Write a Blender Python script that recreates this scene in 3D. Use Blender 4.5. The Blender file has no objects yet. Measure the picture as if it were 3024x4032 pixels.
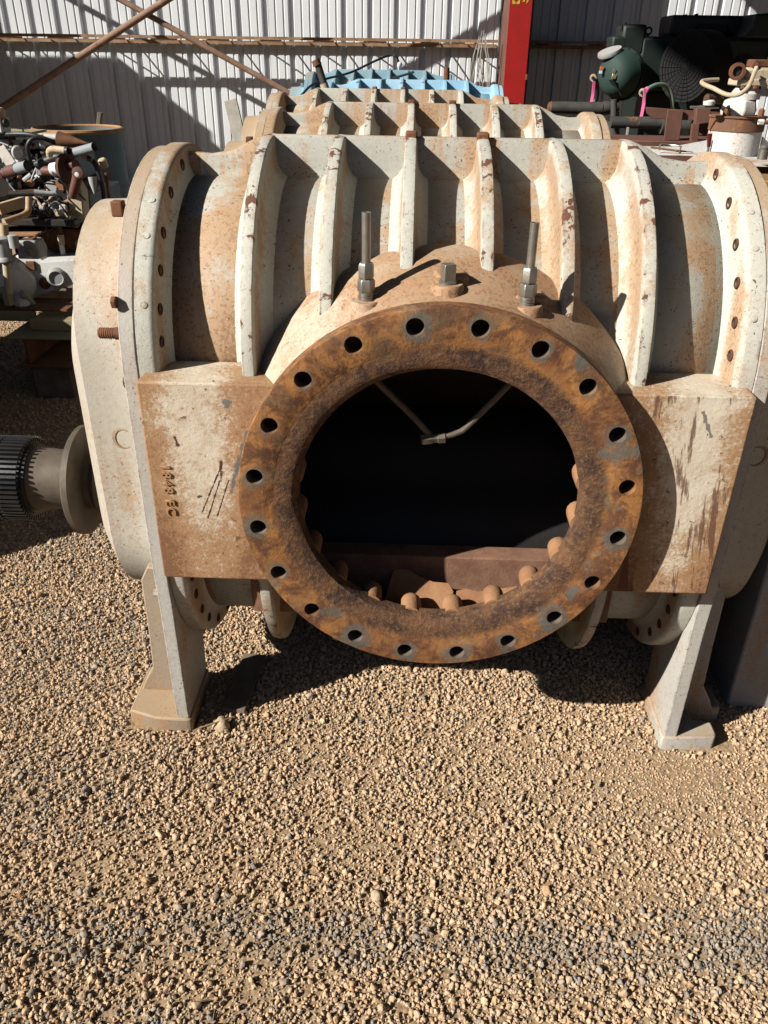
import bpy, bmesh, math, random
import numpy as np
from mathutils import Vector, Matrix

scene = bpy.context.scene
col = scene.collection
R = math.radians
PI = math.pi
random.seed(11)

# ------------------------------------------------------------------ camera
cam_d = bpy.data.cameras.new("camera")
cam_d.sensor_fit = 'HORIZONTAL'
cam_d.sensor_width = 36.0
cam_d.lens = 37.5
cam_d.clip_start = 0.05
cam_d.clip_end = 500
cam = bpy.data.objects.new("camera", cam_d)
col.objects.link(cam)
yaw, pitch, roll = R(-1.804), R(29.611), R(0.821)
fw = Vector((math.sin(yaw) * math.cos(pitch), math.cos(yaw) * math.cos(pitch), -math.sin(pitch)))
rt = Vector((math.cos(yaw), -math.sin(yaw), 0))
up = rt.cross(fw)
rt2 = rt * math.cos(roll) + up * math.sin(roll)
up2 = -rt * math.sin(roll) + up * math.cos(roll)
M = Matrix((rt2, up2, -fw)).transposed().to_4x4()
M.translation = Vector((-0.0651, -1.4132, 1.5403))
cam.matrix_world = M
scene.camera = cam

# ------------------------------------------------------------------ sky and sun
SUN = Vector((1.78, 1.0, -1.33)).normalized()          # the way the light travels
elev = math.asin(-SUN.z)
w = bpy.data.worlds.new("World")
scene.world = w
w.use_nodes = True
nt = w.node_tree
sky = nt.nodes.new('ShaderNodeTexSky')
sky.sky_type = 'NISHITA'
sky.sun_disc = False
sky.sun_elevation = elev
sky.sun_rotation = math.atan2(-SUN.x, -SUN.y)
sky.air_density = 0.7
sky.dust_density = 0.5
bg = nt.nodes['Background']
bg.inputs['Strength'].default_value = 0.05
nt.links.new(sky.outputs[0], bg.inputs['Color'])
sd = bpy.data.lights.new("sun", 'SUN')
sd.energy = 5.0
sd.angle = R(0.53)
sd.color = (1.0, 0.955, 0.88)
sun = bpy.data.objects.new("sun", sd)
sun.rotation_euler = SUN.to_track_quat('-Z', 'Y').to_euler()
sun.location = (-6, -4, 8)
col.objects.link(sun)
vs = scene.view_settings
vs.view_transform = 'Standard'
vs.look = 'None'
vs.exposure = 1.1
vs.gamma = 1.0
vs.use_curve_mapping = False
scene.cycles.max_bounces = 6
scene.cycles.diffuse_bounces = 1
scene.cycles.glossy_bounces = 2
scene.cycles.use_adaptive_sampling = True


# ------------------------------------------------------------------ material helpers
ALB = .70                                                # common reflectance scale, lowered to weaken the bounced fill light


class G:
    """small node-graph writer"""
    def __init__(self, name):
        self.m = bpy.data.materials.new(name)
        self.m.use_nodes = True
        self.t = self.m.node_tree
        self.b = self.t.nodes['Principled BSDF']
        self.b.inputs['Specular IOR Level'].default_value = 0.3

    def n(self, kind, **kw):
        x = self.t.nodes.new(kind)
        for k, v in kw.items():
            setattr(x, k, v)
        return x

    def put(self, sock, v):
        if hasattr(v, 'is_linked') or isinstance(v, bpy.types.NodeSocket):
            self.t.links.new(v, sock)
        elif v is not None:
            if isinstance(v, (tuple, list)) and len(v) == 3 and sock.type == 'RGBA':
                v = (*v, 1)
            sock.default_value = v

    def coords(self, off=0.0, move=True):
        c = self.n('ShaderNodeTexCoord').outputs['Object']
        if move:
            oi = self.n('ShaderNodeObjectInfo').outputs['Location']
            c = self.vm('ADD', c, oi)
        return self.vm('ADD', c, (off, off * .7, off * 1.3))

    def vm(self, op, a, b=None):
        x = self.n('ShaderNodeVectorMath', operation=op)
        self.put(x.inputs[0], a)
        if b is not None:
            self.put(x.inputs[3] if op == 'SCALE' else x.inputs[1], b)
        return x.outputs['Value'] if op in ('LENGTH', 'DOT_PRODUCT', 'DISTANCE') else x.outputs['Vector']

    def ma(self, op, a, b=None, c=None, clamp=False):
        x = self.n('ShaderNodeMath', operation=op, use_clamp=clamp)
        self.put(x.inputs[0], a)
        if b is not None:
            self.put(x.inputs[1], b)
        if c is not None:
            self.put(x.inputs[2], c)
        return x.outputs[0]

    def noise(self, co, scale, detail=4, rough=.55, dist=0.0):
        x = self.n('ShaderNodeTexNoise')
        self.put(x.inputs['Vector'], co)
        x.inputs['Scale'].default_value = scale
        x.inputs['Detail'].default_value = detail
        x.inputs['Roughness'].default_value = rough
        x.inputs['Distortion'].default_value = dist
        return x.outputs['Fac']

    def vor(self, co, scale, feat='F1', rnd=1.0):
        x = self.n('ShaderNodeTexVoronoi', feature=feat)
        self.put(x.inputs['Vector'], co)
        x.inputs['Scale'].default_value = scale
        x.inputs['Randomness'].default_value = rnd
        return x.outputs['Distance']

    def step(self, v, lo, hi):
        x = self.n('ShaderNodeMapRange', interpolation_type='SMOOTHSTEP')
        self.put(x.inputs['Value'], v)
        self.put(x.inputs['From Min'], lo)
        self.put(x.inputs['From Max'], hi)
        return x.outputs['Result']

    def mix(self, f, a, b):
        x = self.n('ShaderNodeMix', data_type='RGBA')
        self.put(x.inputs[0], f)
        self.put(x.inputs[6], a)
        self.put(x.inputs[7], b)
        return x.outputs[2]

    def xyz(self, v):
        x = self.n('ShaderNodeSeparateXYZ')
        self.put(x.inputs[0], v)
        return x.outputs

    def bump(self, h, strength=.3, dist=.004, normal=None):
        x = self.n('ShaderNodeBump')
        x.inputs['Strength'].default_value = strength
        x.inputs['Distance'].default_value = dist
        self.put(x.inputs['Height'], h)
        if normal is not None:
            self.put(x.inputs['Normal'], normal)
        return x.outputs[0]

    def edge(self, radius=.008, lo=.02, hi=.2):
        bv = self.n('ShaderNodeBevel', samples=3)
        bv.inputs['Radius'].default_value = radius
        g = self.n('ShaderNodeNewGeometry')
        d = self.vm('DOT_PRODUCT', bv.outputs[0], g.outputs['Normal'])
        return self.step(self.ma('SUBTRACT', 1.0, d), lo, hi)

    def seg(self, co2, ax, az, bx, bz, r, wob=None):
        """mask of a scratch from (ax,az) to (bx,bz) in the object's x-z plane"""
        p = self.xyz(co2)
        px = self.ma('SUBTRACT', p[0], ax)
        pz = self.ma('SUBTRACT', p[2], az)
        dx, dz = bx - ax, bz - az
        L2 = dx * dx + dz * dz
        t = self.ma('MULTIPLY_ADD', px, dx / L2, self.ma('MULTIPLY', pz, dz / L2), clamp=True)
        qx = self.ma('SUBTRACT', px, self.ma('MULTIPLY', t, dx))
        qz = self.ma('SUBTRACT', pz, self.ma('MULTIPLY', t, dz))
        d = self.ma('SQRT', self.ma('MULTIPLY_ADD', qx, qx, self.ma('MULTIPLY', qz, qz)))
        if wob is not None:
            d = self.ma('MULTIPLY_ADD', self.ma('SUBTRACT', wob, .5), r * 4.5, d)
        return self.step(d, r, r * .55)

    def done(self, color, rough, normal=None, metal=0.0):
        x = self.n('ShaderNodeMix', data_type='RGBA', blend_type='MULTIPLY')
        x.inputs[0].default_value = 1.0
        self.put(x.inputs[6], color)
        x.inputs[7].default_value = (ALB, ALB, ALB, 1)
        color = x.outputs[2]
        self.put(self.b.inputs['Base Color'], color)
        self.put(self.b.inputs['Roughness'], rough)
        self.put(self.b.inputs['Metallic'], metal)
        if normal is not None:
            self.put(self.b.inputs['Normal'], normal)
        return self.m


def weathered(name, base, base2, stain=.5, chips=.35, speck=.5, dust=.5, seed=0.0, edge=True,
              stain_col=(.335, .165, .055), chip_col=(.085, .038, .022), dust_col=(.40, .285, .175), rough=.62, streak=.5, rim=False, bay=False, freckle=1.0, wear=.135):
    g = G(name)
    co = g.coords(seed)
    p = g.xyz(co)
    big = g.noise(co, 2.0, 2.5, .45)
    mid = g.noise(co, 7.0, 8, .68, .3)
    fine = g.noise(co, 85.0, 5, .75)
    grain = g.noise(co, 260.0, 3, .6)
    cs = g.n('ShaderNodeCombineXYZ')
    g.put(cs.inputs[0], g.ma('MULTIPLY', p[0], 14.0))
    g.put(cs.inputs[1], g.ma('MULTIPLY', p[1], 14.0))
    g.put(cs.inputs[2], g.ma('MULTIPLY', p[2], 1.1))
    stre = g.noise(cs.outputs[0], 1.0, 5, .6)
    c = g.mix(g.step(big, .30, .70), base, base2)
    c = g.mix(g.ma('MULTIPLY', g.step(fine, .35, .75), .35), c, tuple(v * .70 for v in base2))
    # broad warm stain, grainy at its edges, and fine freckles of rust
    st = g.ma('MULTIPLY_ADD', g.ma('SUBTRACT', stre, .5), streak * .9, g.ma('MULTIPLY_ADD', mid, .22, g.ma('MULTIPLY', g.noise(g.vm('ADD', co, (5.2, 3.3, 1.9)), 2.6, 2, .5), .78)))
    raw = g.xyz(g.n('ShaderNodeTexCoord').outputs['Object'])
    if bay:                                              # rust runs off the left flank of each rib
        u = g.ma('FRACT', g.ma('DIVIDE', g.ma('ADD', raw[0], 1.3175), .155))
        st = g.ma('MULTIPLY_ADD', g.step(u, .40, .95), .15, st)
        st = g.ma('MULTIPLY_ADD', g.step(g.ma('ABSOLUTE', g.ma('ADD', raw[0], .425)), .085, .01), .10, st)
    if rim:                                              # radius from the rotor axis, for wear along the rib edges
        dz = g.ma('SUBTRACT', g.ma('ABSOLUTE', g.ma('SUBTRACT', raw[2], .75)), .2286)
        dz = g.ma('MAXIMUM', dz, 0.0)
        rad = g.ma('SQRT', g.ma('MULTIPLY_ADD', dz, dz, g.ma('MULTIPLY', raw[1], raw[1])))
        rimm = g.step(rad, .396, .411)
        st = g.ma('MULTIPLY_ADD', g.ma('MULTIPLY', g.step(rad, .33, .365), g.step(rad, .403, .385)), .17, st)
    st = g.ma('MULTIPLY_ADD', g.ma('SUBTRACT', fine, .5), .36, g.ma('MULTIPLY_ADD', g.ma('SUBTRACT', grain, .5), .2, st))
    sm = g.step(st, .60 - .16 * stain, .80 - .14 * stain)
    tone = g.mix(g.step(fine, .35, .68), stain_col, tuple(v * 1.4 for v in stain_col))
    c = g.mix(g.ma('MULTIPLY', sm, .50 + .26 * stain), c, tone)
    fk = g.ma('MULTIPLY_ADD', g.ma('SUBTRACT', st, .5), .45, g.noise(g.vm('ADD', co, (4.1, 2.2, 7.7)), 120.0, 3, .6))
    c = g.mix(g.ma('MULTIPLY', g.step(fk, .71 - .09 * stain, .76 - .09 * stain), .6 * freckle), c, tuple(v * .5 for v in stain_col))
    # dust on the upper sides
    geo = g.n('ShaderNodeNewGeometry')
    nz = g.xyz(geo.outputs['Normal'])[2]
    du = g.ma('MULTIPLY', g.step(nz, .15, .95), g.step(g.noise(co, 5.0, 6, .7), .62 - .4 * dust, .85 - .3 * dust))
    c = g.mix(g.ma('MULTIPLY', du, .8 * min(1, dust + .2)), c, dust_col)
    # dark specks in the paint
    sp = g.step(g.ma('MULTIPLY_ADD', g.ma('SUBTRACT', mid, .5), .25, g.noise(co, 190.0, 2, .5, .8)), .715 - .05 * speck, .745 - .05 * speck)
    c = g.mix(g.ma('MULTIPLY', sp, .85), c, (.03, .026, .022))
    # chips down to brown primer, mostly on the edges
    ch = g.noise(co, 34.0, 6, .62, .6)
    lim = .80 - .16 * chips
    if edge:
        e = g.edge(.011, .015, .25)
        ch = g.ma('MULTIPLY_ADD', e, wear, ch)
    if rim:
        ch = g.ma('MULTIPLY_ADD', rimm, g.ma('MULTIPLY_ADD', g.noise(g.vm('ADD', co, (6.1, 4.2, 2.7)), 10.0, 3, .55), .75, -.285), ch)
    cm = g.step(ch, lim, lim + .02)
    c = g.mix(cm, c, g.mix(fine, chip_col, tuple(v * 2.4 for v in chip_col)))
    h = g.ma('MULTIPLY_ADD', grain, .35, g.ma('MULTIPLY_ADD', fine, .5, g.ma('MULTIPLY', cm, -1.2)))
    n = g.bump(h, .55, .0025)
    return g.done(c, g.ma('MULTIPLY_ADD', mid, .3, rough - .1), n)


def rust_flange():
    """flame-rusted ring with scraped grey metal round each bolt hole; ring axis is the object's y axis at z = .75"""
    g = G('rusted flange')
    co = g.coords(0, move=False)
    p = g.xyz(co)
    z = g.ma('SUBTRACT', p[2], .75)
    r = g.ma('SQRT', g.ma('MULTIPLY_ADD', p[0], p[0], g.ma('MULTIPLY', z, z)))
    big = g.noise(co, 6.0, 6, .65, .6)
    mid = g.noise(co, 19.0, 8, .7, .4)
    fine = g.noise(co, 95.0, 6, .7)
    cs = g.n('ShaderNodeCombineXYZ')
    g.put(cs.inputs[0], g.ma('MULTIPLY', p[0], 60.0))
    g.put(cs.inputs[2], g.ma('MULTIPLY', p[2], 4.0))
    scr = g.noise(cs.outputs[0], 1.0, 4, .6)
    c = g.mix(g.step(big, .3, .68), (.15, .056, .022), (.42, .19, .055))
    c = g.mix(g.ma('MULTIPLY', g.step(mid, .42, .60), .85), c, (.075, .029, .017))
    c = g.mix(g.ma('MULTIPLY', g.step(g.noise(g.vm('ADD', co, (1.3, 8, 2)), 13.0, 7, .7), .52, .66), .6), c, (.15, .10, .055))
    c = g.mix(g.ma('MULTIPLY', g.step(fine, .52, .72), .5), c, (.36, .20, .075))
    c = g.mix(g.ma('MULTIPLY', g.step(scr, .56, .7), .35), c, (.085, .042, .024))
    # the pitted inner land
    inner = g.step(g.ma('MULTIPLY_ADD', g.ma('SUBTRACT', mid, .5), .05, r), .342, .322)
    ic = g.mix(g.step(mid, .36, .64), (.05, .024, .018), (.155, .072, .032))
    ic = g.mix(g.step(fine, .48, .7), ic, (.20, .125, .055))
    c = g.mix(inner, c, ic)
    # scraped bare metal round the holes
    ang = g.ma('ARCTAN2', z, p[0])
    k = g.ma('DIVIDE', ang, R(18))
    fr = g.ma('SUBTRACT', g.ma('FRACT', g.ma('ADD', k, 20.0)), .5)
    idn = g.ma('FLOOR', g.ma('ADD', k, 20.0))
    wn = g.n('ShaderNodeTexWhiteNoise', noise_dimensions='1D')
    g.put(wn.inputs['W'], idn)
    s = g.ma('MULTIPLY', fr, R(18) * .3745)
    dr = g.ma('SUBTRACT', r, .3745)
    d = g.ma('SQRT', g.ma('MULTIPLY_ADD', s, s, g.ma('MULTIPLY', dr, dr)))
    d = g.ma('MULTIPLY_ADD', g.ma('SUBTRACT', big, .5), .06, g.ma('MULTIPLY_ADD', g.ma('SUBTRACT', mid, .5), .05, d))
    lim = g.ma('MULTIPLY_ADD', wn.outputs['Value'], .022, .012)
    gm = g.ma('SUBTRACT', 1.0, g.step(d, g.ma('SUBTRACT', lim, .004), g.ma('ADD', lim, .006)))
    gm = g.ma('MULTIPLY', gm, g.step(g.ma('MULTIPLY_ADD', fine, .5, g.ma('MULTIPLY', mid, .5)), .38, .50))
    gc = g.mix(fine, (.065, .07, .064), (.15, .14, .115))
    c = g.mix(g.ma('MULTIPLY', gm, .8), c, gc)
    gm2 = g.step(g.ma('MULTIPLY_ADD', g.step(p[0], .1, .4), .06, g.noise(g.vm('ADD', co, (3, 1, 5)), 11.0, 7, .7)), .615, .655)
    c = g.mix(g.ma('MULTIPLY', g.ma('MULTIPLY', gm2, .8), g.ma('SUBTRACT', 1, inner)), c, gc)
    h = g.ma('MULTIPLY_ADD', fine, .6, g.ma('MULTIPLY_ADD', mid, .8, g.ma('MULTIPLY', inner, g.ma('MULTIPLY', fine, 1.5))))
    return g.done(c, .80, g.bump(h, .9, .003))


def rusty_panel():
    """cream paint gone to rust on the flat side panels, with dark runs and scratches of its own"""
    g = G('rust stained panel')
    co = g.coords(0, move=False)
    p = g.xyz(co)
    big = g.noise(co, 3.2, 6, .65, .2)
    mid = g.noise(co, 15.0, 9, .74, .3)
    fine = g.noise(co, 110.0, 6, .75)
    c = g.mix(g.step(mid, .3, .7), (.68, .60, .48), (.54, .45, .33))
    # rust grows towards the flange and the outer edges; the middle of each panel keeps its paint
    ax = g.ma('ABSOLUTE', p[0])
    mxx = g.ma('ABSOLUTE', g.ma('SUBTRACT', ax, g.ma('MULTIPLY_ADD', p[0], .02, .50)))
    lowz = g.step(p[2], .80, .56)
    rr = g.ma('MULTIPLY_ADD', g.step(mxx, .0, .12), .30, g.ma('MULTIPLY', lowz, .20))
    rr = g.ma('MULTIPLY_ADD', g.step(p[0], -.3, .3), -.04, rr)
    v = g.ma('MULTIPLY_ADD', mid, .45, g.ma('MULTIPLY_ADD', big, .30, g.ma('MULTIPLY_ADD', fine, .72, g.ma('MULTIPLY_ADD', g.noise(co, 230.0, 3, .6), .3, -.35))))
    v = g.ma('MULTIPLY_ADD', rr, g.ma('MULTIPLY_ADD', g.noise(g.vm('ADD', co, (2.2, 5.1, 8.3)), 9.0, 6, .7), 1.6, .2), v)
    c = g.mix(g.ma('MULTIPLY', g.step(v, .55, .80), .92), c, g.mix(fine, (.20, .085, .036), (.50, .285, .125)))
    c = g.mix(g.ma('MULTIPLY', g.step(v, .82, 1.02), .75), c, (.16, .065, .032))
    # small rust pits
    pit = g.step(g.noise(co, 55.0, 5, .65, .6), .63, .67)
    c = g.mix(g.ma('MULTIPLY', pit, .8), c, (.12, .048, .026))
    # vertical runs on the far side panel
    cs = g.n('ShaderNodeCombineXYZ')
    g.put(cs.inputs[0], g.ma('MULTIPLY', g.ma('MULTIPLY_ADD', p[2], .12, p[0]), 26.0))
    g.put(cs.inputs[1], 2.3)
    g.put(cs.inputs[2], g.ma('MULTIPLY', p[2], 3.4))
    run = g.noise(cs.outputs[0], 1.0, 6, .62, .25)
    rm = g.ma('MULTIPLY', g.step(run, .555, .60), g.step(p[0], .36, .41))
    ny = g.xyz(g.n('ShaderNodeNewGeometry').outputs['Normal'])[1]
    rm = g.ma('MULTIPLY', rm, g.step(ny, -.6, -.9))
    c = g.mix(g.ma('MULTIPLY', rm, .85), c, g.mix(fine, (.075, .028, .016), (.17, .07, .035)))
    # scratches
    wob = g.noise(co, 70.0, 5, .7)
    W = .75
    for a in ((-.452, W + .045, -.500, W - .060, .0018), (-.447, W + .040, -.487, W - .070, .0022), (-.436, W + .02, -.467, W - .066, .0018),
              (-.448, W + .062, -.452, W + .020, .0042), (-.502, W - .02, -.497, W - .018, .004), (-.537, W + .115, -.533, W + .10, .004)):
        c = g.mix(g.seg(co, *a, wob), c, (.085, .035, .02))
    for a in ((-.388, W + .130, -.432, W - .004, .0050), (-.410, W + .07, -.425, W + .02, .0065), (-.425, W + .193, -.424, W + .19, .0115),
              (.505, W + .20, .53, W + .15, .004)):
        c = g.mix(g.ma('MULTIPLY', g.seg(co, *a, wob), .9), c, g.mix(fine, (.10, .105, .095), (.18, .17, .15)))
    # brown along the edges
    e = g.ma('MULTIPLY_ADD', g.edge(.012, .01, .25), .5, mid)
    em = g.step(e, .82, .90)
    c = g.mix(em, c, (.115, .05, .03))
    h = g.ma('MULTIPLY_ADD', fine, .7, g.ma('MULTIPLY', mid, .7))
    return g.done(c, .75, g.bump(h, .7, .003))


def plain(name, c1, c2, rough=.6, metal=0.0, scale=14.0, bump=.25, rust=0.0, spec=.3):
    g = G(name)
    co = g.coords(len(name) * .37)
    a = g.noise(co, scale, 6, .65)
    f = g.noise(co, scale * 9, 4, .65)
    c = g.mix(g.step(a, .32, .68), c1, c2)
    if rust:
        m = g.step(g.ma('MULTIPLY_ADD', g.ma('SUBTRACT', f, .5), .3, g.noise(co, scale * .7, 7, .68, .3)), .70 - .25 * rust, .76 - .22 * rust)
        c = g.mix(m, c, g.mix(f, (.10, .042, .02), (.26, .115, .045)))
        rough = g.ma('MULTIPLY_ADD', m, .25, rough)
    m_ = g.done(c, rough, g.bump(g.ma('MULTIPLY_ADD', f, .6, a), bump, .003), metal)
    g.b.inputs['Specular IOR Level'].default_value = spec
    return m_


CREAM, CREAM2 = (.44, .43, .37), (.37, .37, .335)
MT = {}
MT['cast'] = weathered('cream casting paint', CREAM, CREAM2, stain=.74, chips=.32, speck=1.1, dust=.55, bay=True, streak=1.05, freckle=.8)
MT['rib'] = weathered('cream rib paint', (.56, .545, .465), (.47, .465, .41), stain=.60, chips=.62, speck=.7, dust=.2, seed=1.7, rim=True, streak=.7, freckle=.6)
MT['cover'] = weathered('cream cover paint', (.55, .52, .45), (.41, .365, .295), stain=.85, chips=.30, speck=.5, dust=.9, seed=3.1, streak=.5, stain_col=(.30, .18, .095))
MT['neck'] = weathered('rust dusted neck', (.55, .475, .375), (.46, .365, .265), stain=1.25, chips=.5, speck=.4, dust=.6, seed=5.3, stain_col=(.30, .145, .062))
MT['leg'] = weathered('grey leg paint', (.52, .50, .45), (.44, .42, .38), stain=.85, chips=.62, speck=.6, dust=.95, seed=7.7, wear=.24)
MT['dusty'] = weathered('dust caked leg', (.36, .285, .205), (.30, .23, .16), stain=.8, chips=.6, speck=.4, dust=.9, seed=2.9, wear=.24)
MT['flange'] = rust_flange()
MT['panel'] = rusty_panel()
MT['rust'] = plain('raw brown rust', (.11, .045, .024), (.20, .085, .038), .85, 0, 20, .6)
MT['castletter'] = plain('rusty cast letters', (.44, .26, .12), (.32, .165, .07), .85, 0, 50, .5)
MT['ledge'] = plain('rust brown ledge', (.17, .085, .055), (.26, .14, .085), .85, 0, 22, .6)
MT['rustlight'] = plain('orange dust rust', (.36, .19, .095), (.26, .125, .06), .9, 0, 16, .6)
MT['darkrust'] = plain('dark rust', (.06, .03, .02), (.11, .052, .03), .85, 0, 24, .6)
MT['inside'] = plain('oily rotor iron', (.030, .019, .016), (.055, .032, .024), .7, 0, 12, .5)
MT['bore_black'] = plain('oil black bore', (.008, .007, .006), (.014, .011, .010), .6, 0, 12, .4)  # near-black inner faces of the casing
MT['steel'] = plain('stainless steel', (.42, .39, .34), (.30, .28, .24), .42, .8, 30, .1)
MT['shaft'] = plain('greasy shaft steel', (.085, .07, .055), (.15, .12, .088), .6, .2, 9, .3)
MT['gear'] = plain('blackened gear steel', (.035, .035, .036), (.06, .058, .055), .38, .6, 14, .2)
MT['blue'] = weathered('sky blue paint', (.26, .47, .64), (.32, .50, .62), stain=.18, chips=.34, speck=.2, dust=.15, seed=2.2)
MT['teal'] = weathered('dull teal blue paint', (.17, .33, .42), (.22, .34, .38), stain=.4, chips=.55, speck=.4, dust=.5, seed=9.2)


# ------------------------------------------------------------------ mesh helpers
class MB:
    def __init__(self):
        self.v = []
        self.f = []

    def add(self, vs, fs):
        o = len(self.v)
        self.v += [tuple(p) for p in vs]
        self.f += [tuple(i + o for i in f) for f in fs]
        return self

    def box(self, lo, hi, rz=0.0, ry=0.0, rx=0.0):
        lo, hi = Vector(lo), Vector(hi)
        c, s = (lo + hi) / 2, (hi - lo) / 2
        m = Matrix.Rotation(rz, 3, 'Z') @ Matrix.Rotation(ry, 3, 'Y') @ Matrix.Rotation(rx, 3, 'X')
        P = [c + m @ Vector((s.x * a, s.y * b, s.z * d)) for d in (-1, 1) for b in (-1, 1) for a in (-1, 1)]
        return self.add(P, [(0, 2, 3, 1), (4, 5, 7, 6), (0, 1, 5, 4), (2, 6, 7, 3), (0, 4, 6, 2), (1, 3, 7, 5)])

    def bar(self, a, b, wx, wz, side=(0, 0, 1)):
        """square bar from a to b, wx across, wz along 'side'"""
        a, b = Vector(a), Vector(b)
        d = (b - a).normalized()
        s = Vector(side)
        x = d.cross(s)
        if x.length < 1e-4:
            x = d.cross(Vector((1, 0, 0)))
        x.normalize()
        y = x.cross(d).normalized()
        P = [e + x * (wx / 2 * i) + y * (wz / 2 * j) for e in (a, b) for j in (-1, 1) for i in (-1, 1)]
        return self.add(P, [(0, 2, 3, 1), (4, 5, 7, 6), (0, 1, 5, 4), (2, 6, 7, 3), (0, 4, 6, 2), (1, 3, 7, 5)])

    def rings(self, rings, closed=True, caps=(True, True)):
        n = len(rings[0])
        vs = [p for r in rings for p in r]
        fs = []
        for i in range(len(rings) - 1):
            for j in range(n if closed else n - 1):
                k = (j + 1) % n
                fs.append((i * n + j, i * n + k, (i + 1) * n + k, (i + 1) * n + j))
        if caps[0]:
            fs.append(tuple(reversed(range(n))))
        if caps[1]:
            fs.append(tuple((len(rings) - 1) * n + j for j in range(n)))
        return self.add(vs, fs)

    def turn(self, prof, org=(0, 0, 0), axis=(0, 0, 1), seg=32, caps=(True, True), start=0.0):
        """lathe: prof = [(radius, distance along axis)]"""
        a = Vector(axis).normalized()
        x = a.orthogonal().normalized() if abs(a.z) < .9 else Vector((1, 0, 0))
        x = (x - a * x.dot(a)).normalized()
        y = a.cross(x)
        o = Vector(org)
        rs = []
        for r, t in prof:
            rs.append([o + a * t + (x * math.cos(start + 2 * PI * j / seg) + y * math.sin(start + 2 * PI * j / seg)) * r for j in range(seg)])
        return self.rings(rs, True, caps)

    def cyl(self, a, b, r0, r1=None, seg=20, caps=(True, True)):
        a, b = Vector(a), Vector(b)
        return self.turn([(r0, 0), (r0 if r1 is None else r1, (b - a).length)], a, b - a, seg, caps)

    def tube(self, pts, r, seg=10, caps=(True, True)):
        pts = [Vector(p) for p in pts]
        rr = r if isinstance(r, (list, tuple)) else [r] * len(pts)
        t0 = (pts[1] - pts[0]).normalized()
        x = t0.orthogonal().normalized()
        rs = []
        for i, p in enumerate(pts):
            if i == 0:
                t = t0
            elif i == len(pts) - 1:
                t = (pts[i] - pts[i - 1]).normalized()
            else:
                t = ((pts[i] - pts[i - 1]).normalized() + (pts[i + 1] - pts[i]).normalized()).normalized()
            x = (x - t * x.dot(t)).normalized()
            y = t.cross(x)
            rs.append([p + (x * math.cos(2 * PI * j / seg) + y * math.sin(2 * PI * j / seg)) * rr[i] for j in range(seg)])
        return self.rings(rs, True, caps)

    def prism(self, poly, f0, f1):
        """poly 2-D outline; f0 / f1 map a 2-D point to the two end faces"""
        return self.rings([[f0(*p) for p in poly], [f1(*p) for p in poly]])

    def build(self, name, mat, parent=None, bevel=0.0, seg=2, smooth=35, loc=None):
        me = bpy.data.meshes.new(name)
        me.from_pydata(self.v, [], self.f)
        bm = bmesh.new()
        bm.from_mesh(me)
        bmesh.ops.recalc_face_normals(bm, faces=bm.faces)
        bm.to_mesh(me)
        bm.free()
        return finish(me, name, mat, parent, bevel, seg, smooth, loc)


def finish(me, name, mat, parent=None, bevel=0.0, seg=2, smooth=35, loc=None):
    if smooth:
        me.shade_smooth()
        me.set_sharp_from_angle(angle=R(smooth))
    o = bpy.data.objects.new(name, me)
    me.materials.append(MT[mat] if isinstance(mat, str) else mat)
    col.objects.link(o)
    if parent is not None:
        o.parent = parent
    if loc is not None:
        o.location = loc
    if bevel:
        b = o.modifiers.new('bevel', 'BEVEL')
        b.width = bevel
        b.segments = seg
        b.limit_method = 'ANGLE'
        b.angle_limit = R(40)
        b.harden_normals = False
    return o


def carve(o, cutter_mb):
    """subtract a set of solids from o's mesh and keep the result as plain mesh"""
    c = cutter_mb.build('cutter', 'steel', o.parent, smooth=0)
    bpy.context.view_layer.update()
    m = o.modifiers.new('cut', 'BOOLEAN')
    m.object = c
    m.operation = 'DIFFERENCE'
    m.solver = 'EXACT'
    dg = bpy.context.evaluated_depsgraph_get()
    me = bpy.data.meshes.new_from_object(o.evaluated_get(dg))
    old = o.data
    o.modifiers.clear()
    o.data = me
    bpy.data.meshes.remove(old)
    cm = c.data
    bpy.data.objects.remove(c)
    bpy.data.meshes.remove(cm)
    me.shade_smooth()
    me.set_sharp_from_angle(angle=R(35))
    return o


def empty(name, loc=(0, 0, 0), rz=0.0):
    o = bpy.data.objects.new(name, None)
    o.location = loc
    o.rotation_euler = (0, 0, rz)
    o.empty_display_size = .1
    col.objects.link(o)
    return o


def tag(o, label=None, cat=None, group=None, kind=None):
    for k, v in (('label', label), ('category', cat), ('group', group), ('kind', kind)):
        if v:
            o[k] = v
    return o


def curve_pts(ctrl, n=8):
    """Catmull-Rom through control points"""
    P = [Vector(c) for c in ctrl]
    P = [P[0] * 2 - P[1]] + P + [P[-1] * 2 - P[-2]]
    out = []
    for i in range(1, len(P) - 2):
        for k in range(n):
            t = k / n
            a, b, c, d = P[i - 1], P[i], P[i + 1], P[i + 2]
            out.append(.5 * ((2 * b) + (c - a) * t + (2 * a - 5 * b + 4 * c - d) * t * t + (3 * b - a - 3 * c + d) * t ** 3))
    out.append(P[-2])
    return out

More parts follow.
